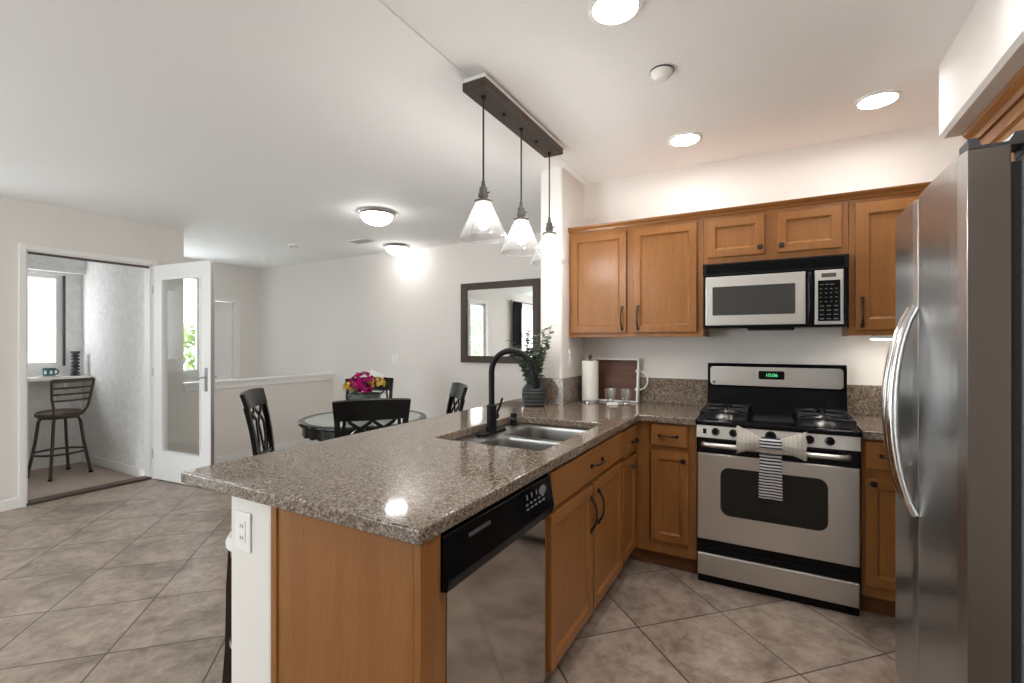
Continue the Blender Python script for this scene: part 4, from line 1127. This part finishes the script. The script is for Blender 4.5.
# ================================================================== MIRROR ON FAR WALL
MR = thing('wall_mirror', 'square wall mirror in a wide dark wood frame on the dining wall', 'mirror', (-2.71, YD, 1.6))
x0, x1, z0, z1, fw = -3.222, -2.20, 1.132, 2.052, 0.078
b = MB(); b.box(x0, x0 + fw, YD - 0.035, YD - 0.001, z0, z1, 0.004); b.box(x1 - fw, x1, YD - 0.035, YD - 0.001, z0, z1, 0.004); b.box(x0 + fw, x1 - fw, YD - 0.034, YD - 0.001, z0, z0 + fw, 0.004); b.box(x0 + fw, x1 - fw, YD - 0.034, YD - 0.001, z1 - fw, z1, 0.004); obj('frame', b, M['frame_wood'], MR)
b = MB(); b.box(x0 + fw - 0.01, x1 - fw + 0.01, YD - 0.016, YD - 0.006, z0 + fw - 0.01, z1 - fw + 0.01); obj('mirror_glass', b, M['mirror'], MR)

# ================================================================== DINING SET
TX, TY = -2.925, 2.78
TB = thing('dining_table', 'round black dining table with a glass inset top', 'table', (TX, TY, 0))
b = MB(); b.lathe([(0.45, 0.752), (0.493, 0.752), (0.498, 0.745), (0.498, 0.730), (0.490, 0.722), (0.45, 0.722)], (TX, TY, 0), 64, close=True); obj('top_rim', b, M['blackwood'], TB)
b = MB(); b.lathe([(0, 0.750), (0.455, 0.750), (0.455, 0.738), (0, 0.738)], (TX, TY, 0), 64); obj('glass_top', b, M['tableglass'], TB)
# scalloped apron
b = MB(); g = []
N = 144
for i in range(N + 1):
    a = 2 * PI * i / N; zb = 0.655 - 0.016 * abs(math.sin(a * 14))
    g.append([(TX + 0.468 * math.cos(a), TY + 0.468 * math.sin(a), z) for z in (0.724, 0.70, 0.68, zb)])
b.sheet(g, 0.014); obj('apron', b, M['blackwood'], TB)
b = MB(); b.lathe([(0, 0.12), (0.075, 0.12), (0.08, 0.2), (0.055, 0.26), (0.09, 0.36), (0.07, 0.48), (0.05, 0.56), (0.10, 0.66), (0.30, 0.722), (0, 0.722)], (TX, TY, 0), 32); obj('pedestal', b, M['blackwood'], TB)
for k in range(4):
    a = PI / 4 + k * PI / 2; ca, sa = math.cos(a), math.sin(a); b = MB()
    b.tube([(TX + ca * r_, TY + sa * r_, z) for r_, z in ((0.05, 0.20), (0.16, 0.17), (0.28, 0.09), (0.38, 0.035), (0.42, 0.028))], [0.04, 0.036, 0.030, 0.026, 0.028], 12); obj('foot', b, M['blackwood'], TB)

def make_chair(label):
    # local frame: seat faces +Y, back at -Y
    t = thing('dining_chair', label, 'chair', (0, 0, 0), 0, 'black dining chairs around the glass table')
    b = MB(); b.prism([(-0.20, -0.20), (0.20, -0.20), (0.235, 0.21), (0.20, 0.235), (-0.20, 0.235), (-0.235, 0.21)], 'z', 0.435, 0.475, 0.012, 3); obj('seat', b, M['blackwood'], t, True)
    b = MB(); b.box(-0.18, 0.18, -0.185, -0.165, 0.37, 0.436); b.box(-0.19, 0.19, 0.19, 0.21, 0.37, 0.436); b.box(-0.20, -0.18, -0.17, 0.20, 0.37, 0.436); b.box(0.18, 0.20, -0.17, 0.20, 0.37, 0.436); obj('seat_rail', b, M['blackwood'], t, True)
    def bk(z):     # rake of the back
        s = max(0, (z - 0.44)) / 0.56
        return -0.195 - 0.02 * s - 0.075 * s * s
    for s in (-1, 1):
        b = MB(); b.bar([(s * 0.205, 0.205, 0.436), (s * 0.208, 0.208, 0.0)], 0.038, 0.038, (1, 0, 0)); obj('leg', b, M['blackwood'], t, True)
        b = MB()
        b.bar([(s * 0.185, -0.235, 0.0), (s * 0.186, -0.205, 0.25)] + [(s * (0.186 + 0.024 * k / 7), bk(0.44 + 0.46 * k / 7), 0.44 + 0.46 * k / 7) for k in range(8)], 0.034, 0.030, (1, 0, 0)); obj('leg', b, M['blackwood'], t, True)
    # top rail, bowed
    g = []
    for i in range(13):
        u = -1 + 2 * i / 12; x = 0.232 * u; bow = -0.030 * (1 - u * u)
        g.append([(x * (1 - 0.05 * (1 - k / 3)), bk(0.875 + 0.125 * k / 3) + bow + 0.018, 0.880 + (0.120 + 0.012 * (1 - u * u)) * k / 3) for k in range(4)])
    b = MB(); b.sheet(g, 0.026); obj('top_rail', b, M['blackwood'], t, True)
    b = MB(); b.bar([(-0.19, bk(0.53), 0.53), (0, bk(0.53) - 0.012, 0.53), (0.19, bk(0.53), 0.53)], 0.028, 0.020); obj('lower_rail', b, M['blackwood'], t, True)
    def slat(xs, zs):
        b = MB(); P = []
        n = 14
        for i in range(n + 1):
            u = i / n * (len(xs) - 1); k = min(int(u), len(xs) - 2); f_ = u - k
            f2 = f_ * f_ * (3 - 2 * f_)
            z = zs[0] + (zs[-1] - zs[0]) * i / n
            P.append((xs[k] + (xs[k + 1] - xs[k]) * f2, bk(z) - 0.018 * (1 - (xs[k] / 0.23) ** 2), z))
        b.bar(P, 0.020, 0.013, (1, 0, 0)); obj('lattice_slat', b, M['blackwood'], t, True)
    for s in (-1, 1):
        slat([s * 0.145, s * 0.02, s * 0.035, s * 0.06], [0.885, 0.53])
        slat([0.0, s * 0.125, s * 0.115, s * 0.055], [0.885, 0.53])
        slat([s * 0.165, s * 0.175, s * 0.15, s * 0.10], [0.885, 0.53])
    return t
def face_table(cx_, cy_):      # rotation so +Y local looks at the table
    return math.atan2(TY - cy_, TX - cx_) - PI / 2
# chair back top sits ~0.29 m behind the chair origin
def seat_pos(bx, by):
    d_ = Vector((TX - bx, TY - by, 0)).normalized() * 0.275
    return (bx + d_.x, by + d_.y, 0)
GC = 'black dining chairs around the glass table'
spots = [((-2.205, 2.160), 0, 'black dining chair nearest the granite counter, its back toward the kitchen'),
         ((-3.575, 3.465), 0, 'black dining chair behind the flowers, a white cloth over its back'),
         ((-3.40, 2.14), -12, 'black dining chair standing alone before the stairwell half wall'),
         ((-2.37, 3.315), 5, 'black dining chair below the wall mirror, right of the table')]
ch = make_chair(spots[0][2])
for i, ((bx, by), tw_, lab) in enumerate(spots):
    fa = math.atan2(TY - by, TX - bx) + math.radians(tw_); rz = fa - PI / 2
    p = (bx + 0.275 * math.cos(fa), by + 0.275 * math.sin(fa), 0)
    if i == 0: ch.location = p; ch.rotation_euler = (0, 0, rz)
    else: dup(ch, p, rz, lab)
# cloth on the far chair
t = thing('cloth', 'crumpled white cloth hanging over the top of the far dining chair', 'cloth', (-3.68, 3.46, 1.0))
b = MB(); g = []
ux, uy = 0.70, 0.714
for i in range(13):
    a = i / 12; row = []
    for j in range(11):
        c = -1 + 2 * j / 10
        up_ = 0.085 * math.sin(PI * (0.12 + 0.76 * a)) * (0.75 + 0.25 * math.sin(7 * a))
        w_ = 0.030 * c
        row.append((-3.575 + ux * (-0.02 + 0.155 * a) - 0.714 * w_, 3.465 + uy * (-0.02 + 0.155 * a) + 0.70 * w_, 1.014 + up_ * (1 - abs(c) ** 2.2) - 0.05 * abs(c) ** 3 + 0.004 * math.sin(11 * a + 4 * c)))
    g.append(row)
b.sheet(g, 0.004); obj('cloth_body', b, M['whitecloth'], t, angle=60)

# flower pot
FL = thing('flower_pot', 'pot of magenta and yellow flowers in the centre of the table', 'plant', (TX, TY, 0.7525))
b = MB(); b.lathe([(0, 0), (0.095, 0), (0.105, 0.02), (0.125, 0.16), (0.132, 0.19), (0.126, 0.195), (0.118, 0.185), (0.115, 0.15), (0, 0.15)], (TX, TY, 0.7525), 32); obj('pot', b, M['pot'], FL)
rs = random.Random(11)
lb = MB()
for k in range(46):
    a = rs.uniform(0, 2 * PI); r_ = rs.uniform(0.02, 0.10)
    leaf(lb, Vector((TX + r_ * math.cos(a), TY + r_ * math.sin(a), 0.7525 + rs.uniform(0.16, 0.24))), Vector((math.cos(a), math.sin(a), rs.uniform(-0.4, 0.7))), Vector((0, 0, 1)), rs.uniform(0.06, 0.095), rs.uniform(0.018, 0.028))
obj('foliage', lb, M['leaf_dark'], FL)
def blossoms(c, R, n, m, lab, zs=0.75):
    b = MB()
    for k in range(n):
        th2 = rs.uniform(0, 2 * PI); ph = math.acos(rs.uniform(-0.35, 1))
        q = Vector((math.sin(ph) * math.cos(th2), math.sin(ph) * math.sin(th2), math.cos(ph) * zs))
        p = Vector(c) + q * R * rs.uniform(0.85, 1.0)
        for j in range(5):
            a = 2 * PI * j / 5 + rs.uniform(0, 1)
            s1 = q.orthogonal().normalized(); s2 = q.cross(s1).normalized()
            leaf(b, p, s1 * math.cos(a) + s2 * math.sin(a) + q * 0.5, q, 0.018, 0.0075)
    o = obj('blossom_cluster', b, m, FL); o['label'] = lab
cr, cf = Vector((0.874, 0.486, 0)), Vector((-0.486, 0.874, 0))
def fp(r_, f_, z): v = Vector((TX, TY, 0)) + cr * r_ + cf * f_; return (v.x, v.y, z)
blossoms(fp(-0.005, -0.035, 1.03), 0.095, 120, M['magenta'], 'magenta blossoms', 0.95)
blossoms(fp(-0.115, 0.0, 0.995), 0.058, 45, M['yellow'], 'yellow blossoms on the left')
blossoms(fp(0.100, 0.0, 1.025), 0.066, 60, M['yellow'], 'yellow blossoms on the right')
blossoms(fp(0.03, -0.09, 0.985), 0.05, 30, M['magenta'], 'magenta blossoms at the front')

# ================================================================== BALCONY DOOR (open)
HX, HY = XL + 0.022, DY1 + 0.005
EX, EY = -4.555, 2.452
ang = math.atan2(EY - HY, EX - HX); LW = math.hypot(EX - HX, EY - HY)
DO = MB(); DT = Matrix.Translation((HX, HY, 0.008)) @ Matrix.Rotation(ang, 4, 'Z')
DO.T = DT; T_ = 0.042; H_ = 2.118
DO.box(0.004, 0.135, 0, T_, 0, H_, 0.002); DO.box(LW - 0.135, LW, 0, T_, 0, H_, 0.002); DO.box(0.134, LW - 0.134, 0, T_, 0, 0.27, 0.002); DO.box(0.134, LW - 0.134, 0, T_, H_ - 0.135, H_, 0.002)
door = struct('door_1', DO, M['door_paint'])
door['label'] = 'open white balcony door with one tall glass pane'
b = MB(); b.T = DT
for u0, u1, z0, z1 in ((0.134, 0.148, 0.27, H_ - 0.135), (LW - 0.148, LW - 0.134, 0.27, H_ - 0.135), (0.148, LW - 0.148, 0.27, 0.284), (0.148, LW - 0.148, H_ - 0.149, H_ - 0.135)):
    b.box(u0, u1, -0.006, T_ + 0.006, z0, z1, 0.002)
obj('glazing_bead', b, M['door_paint'], door)
b = MB(); b.T = DT; b.box(0.14, LW - 0.14, T_ / 2 - 0.003, T_ / 2 + 0.003, 0.276, H_ - 0.141); obj('glass_pane', b, M['pane'], door)
b = MB(); b.T = DT; b.box(LW - 0.075, LW - 0.035, -0.006, 0.001, 0.90, 1.12, 0.002); b.box(LW - 0.075, LW - 0.035, T_ - 0.001, T_ + 0.006, 0.90, 1.12, 0.002)
b.tube([(LW - 0.055, -0.004, 1.03), (LW - 0.055, -0.05, 1.03), (LW - 0.075, -0.055, 1.03), (LW - 0.17, -0.055, 1.03)], 0.008, 10)
b.tube([(LW - 0.055, T_ + 0.004, 1.03), (LW - 0.055, T_ + 0.05, 1.03), (LW - 0.075, T_ + 0.055, 1.03), (LW - 0.17, T_ + 0.055, 1.03)], 0.008, 10)
obj('door_handle', b, M['nickel'], door)
b = MB(); b.T = DT; b.box(LW - 0.001, LW + 0.003, 0.010, T_ - 0.010, 0.86, 1.15); b.box(LW - 0.001, LW + 0.0025, 0.010, T_ - 0.010, 1.45, 1.56); b.box(LW - 0.0005, LW + 0.002, 0.006, T_ - 0.006, 0.02, H_ - 0.02); obj('edge_strip', b, M['nickel'], door)
b = MB(); b.T = DT; b.lathe([(0, 0)], n=4) if False else None
b.tube([(LW - 0.055, T_ + 0.001, 0.93), (LW - 0.055, T_ + 0.02, 0.93)], 0.018, 14); obj('thumb_turn', b, M['blackm'], door)
for z in (0.25, 1.06, 1.88):
    b = MB(); b.T = DT; b.cyl((0.0, -0.004, z - 0.045), (0.0, -0.004, z + 0.045), 0.007, 10); obj('hinge', b, M['nickel'], door)

# ================================================================== BALCONY THINGS
t = thing('wall_shelf', 'white shelf ledge along the balcony parapet', 'shelf', (XB + 0.17, 1.9, 0.93))
b = MB(); b.box(XB + 0.001, XB + 0.30, 1.0, 2.345, 0.955, 0.990, 0.004); obj('board', b, M['whitewood'], t)
for y in (1.35, 2.15):
    b = MB(); b.prism([(XB + 0.001, 0.955), (XB + 0.24, 0.955), (XB + 0.24, 0.935), (XB + 0.02, 0.72), (XB + 0.001, 0.72)], 'y', y - 0.015, y + 0.015); obj('bracket', b, M['whitewood'], t)
BS = thing('bar_stool', 'brown metal bar stool with slatted back on the balcony', 'stool', (-6.52, 2.005, -0.02), math.radians(12))
b = MB(); b.lathe([(0, 0.615), (0.17, 0.615), (0.19, 0.628), (0.19, 0.655), (0.165, 0.675), (0, 0.682)], n=32); obj('seat', b, M['seat_brown'], BS, True)
b = MB(); b.lathe([(0.10, 0.595), (0.16, 0.60), (0.16, 0.617), (0.10, 0.617)], n=24, close=True); obj('seat_plate', b, M['bronze_brown'], BS, True)
for k in range(4):
    a = PI / 4 + k * PI / 2; ca, sa = math.cos(a), math.sin(a)
    b = MB(); b.tube([(ca * r_, sa * r_, z) for r_, z in ((0.10, 0.60), (0.145, 0.60), (0.165, 0.56), (0.19, 0.35), (0.25, 0.0))], 0.014, 10); lg = obj('leg', b, M['bronze_brown'], BS, True)
    b = MB(); b.lathe([(0, 0), (0.02, 0), (0.018, 0.02), (0, 0.02)], (ca * 0.25, sa * 0.25, 0), 12); obj('foot_cap', b, M['blackm'], lg, True)
b = MB(); b.tube([(0.207 * math.cos(2 * PI * k / 32), 0.207 * math.sin(2 * PI * k / 32), 0.245) for k in range(33)], 0.011, 8, False); obj('foot_ring', b, M['bronze_brown'], BS, True)
# back on the +X side (towards the room)
for s in (-1, 1):
    b = MB(); b.tube([(0.135, s * 0.125, 0.64), (0.175, s * 0.145, 0.70), (0.186, s * 0.168, 0.82), (0.215, s * 0.185, 1.005)], 0.011, 10); obj('back_post', b, M['bronze_brown'], BS, True)
for z, x in ((0.995, 0.213), (0.92, 0.198), (0.855, 0.186), (0.79, 0.180)):
    b = MB(); b.bar([(x + 0.035 * (1 - u * u), (0.18 - (0.995 - z) * 0.09) * u, z) for u in [-1 + k / 5 for k in range(11)]], 0.036 if z > 0.98 else 0.020, 0.010); obj('back_slat', b, M['bronze_brown'], BS, True)

SHZ = 0.990
t = thing('plate', 'flat pale plate lying on the balcony shelf under the mug', 'plate', (-6.88, 2.03, SHZ))
b = MB(); b.lathe([(0, 0), (0.07, 0), (0.10, 0.010), (0.102, 0.014), (0.07, 0.008), (0, 0.006)], (-6.88, 2.03, SHZ), 32); obj('dish', b, M['whitewood'], t)
t = thing('mug', 'dark teal patterned mug on the balcony shelf', 'mug', (-6.88, 2.03, SHZ + 0.007))
mz = SHZ + 0.007
b = MB(); b.lathe([(0, 0), (0.046, 0), (0.050, 0.006), (0.052, 0.088), (0.048, 0.088), (0.046, 0.01), (0, 0.008)], (-6.88, 2.03, mz), 28); mgb = obj('cup', b, M['teal'], t)
b = MB(); b.tube(arc((-6.88, 2.078, mz + 0.046), 0.028, -PI / 2, PI / 2, 10, 'yz'), 0.007, 8); obj('handle', b, M['teal'], t)
for k in range(7):
    a = k * 2 * PI / 7; b = MB(); b.T = Matrix.Translation((-6.88 + 0.0515 * math.cos(a), 2.03 + 0.0515 * math.sin(a), mz + 0.045)) @ Matrix.Rotation(a, 4, 'Z'); b.box(-0.001, 0.001, -0.010, 0.010, -0.018, 0.018); obj('pale_patch', b, M['whitewood'], mgb)
t = thing('candle_holder', 'tall dark candle holder of stacked beads on the balcony shelf', 'candle holder', (-6.90, 2.255, SHZ))
b = MB(); prof = [(0, 0), (0.045, 0), (0.045, 0.01)]
for k in range(6):
    z = 0.012 + k * 0.038
    prof += [(0.018, z), (0.036, z + 0.010), (0.040, z + 0.019), (0.036, z + 0.028), (0.018, z + 0.037)]
prof += [(0.04, 0.25), (0.043, 0.275), (0.036, 0.275), (0.03, 0.262), (0, 0.262)]
b.lathe(prof, (-6.90, 2.255, SHZ), 28); ho = obj('beaded_stem', b, M['charcoal'], t)

# bar stool tucked under the overhang
KS = thing('bar_stool', 'white seated dark wood bar stool tucked behind the peninsula end', 'stool', (-1.690, 1.135, 0))
b = MB(); b.lathe([(0, 0.600), (0.140, 0.600), (0.151, 0.610), (0.152, 0.624), (0.140, 0.646), (0.09, 0.660), (0, 0.664)], n=36); obj('seat', b, M['seat_white'], KS, True)
b = MB(); b.lathe([(0.10, 0.570), (0.136, 0.570), (0.140, 0.601), (0.10, 0.601)], n=36, close=True); obj('seat_ring', b, M['darkwood'], KS, True)
for k in range(4):
    a = PI / 4 + k * PI / 2; ca, sa = math.cos(a), math.sin(a)
    b = MB(); b.bar([(ca * r_, sa * r_, z) for r_, z in ((0.128, 0.601), (0.136, 0.45), (0.140, 0.22), (0.150, 0.08), (0.165, 0.0))], 0.030, 0.030, (-sa, ca, 0)); obj('leg', b, M['darkwood'], KS, True)
b = MB(); b.tube([(0.132 * math.cos(2 * PI * k / 32), 0.132 * math.sin(2 * PI * k / 32), 0.25) for k in range(33)], 0.009, 8, False); obj('foot_ring', b, M['nickel'], KS, True)

# ================================================================== SEEN IN THE MIRROR: curtain, rod, garden
CR = thing('curtain_rod', 'black curtain rod above the left window', 'curtain rod', (XL + 0.09, -1.5, 2.33))
b = MB(); b.cyl((XL + 0.09, -2.6, 2.34), (XL + 0.09, -0.45, 2.34), 0.012, 12); b.blob((XL + 0.09, -0.44, 2.34), 0.024, 2); b.blob((XL + 0.09, -2.61, 2.34), 0.024, 2); obj('rod', b, M['blackm'], CR)
for y in (-0.52, -2.5):
    b = MB(); b.box(XL, XL + 0.095, y - 0.008, y + 0.008, 2.335, 2.35); obj('bracket', b, M['blackm'], CR)
g = []
for i in range(41):
    y = -0.95 + 0.40 * i / 40; g.append([(XL + 0.09 + 0.028 * math.sin(i * PI / 3.3), y, z) for z in (0.02, 0.8, 1.6, 2.325)])
b = MB(); b.sheet(g, 0.003); tag(obj('curtain', b, M['curtain'], angle=70), 'dark pleated curtain hanging from the black rod', 'curtain')
def tree(x, y, h, R, lab):
    t = thing('garden_tree', lab, 'tree', (x, y, -0.6), group='trees outside the windows')
    b = MB(); b.tube([(x, y, -0.6), (x + 0.05, y, h * 0.3), (x, y + 0.05, h * 0.7)], [0.09, 0.07, 0.03], 8); obj('trunk', b, M['bark'], t)
    rs = random.Random(int(h * 100)); lb = MB()
    for k in range(1100):
        th2 = rs.uniform(0, 2 * PI); ph = math.acos(rs.uniform(-1, 1)); rr = R * rs.uniform(0.55, 1.0)
        q = Vector((math.sin(ph) * math.cos(th2), math.sin(ph) * math.sin(th2), math.cos(ph)))
        leaf(lb, Vector((x, y, h)) + q * rr, Vector((rs.uniform(-1, 1), rs.uniform(-1, 1), rs.uniform(-1, 0.5))), Vector((0, 0, 1)), 0.16, 0.05)
    obj('crown', lb, M['tree'], t)
tree(-8.4, -3.7, 1.45, 0.8, 'bushy green tree outside, seen in the mirror')
tree(-10.5, 5.3, 0.9, 0.9, 'green tree outside, seen through the glass door')
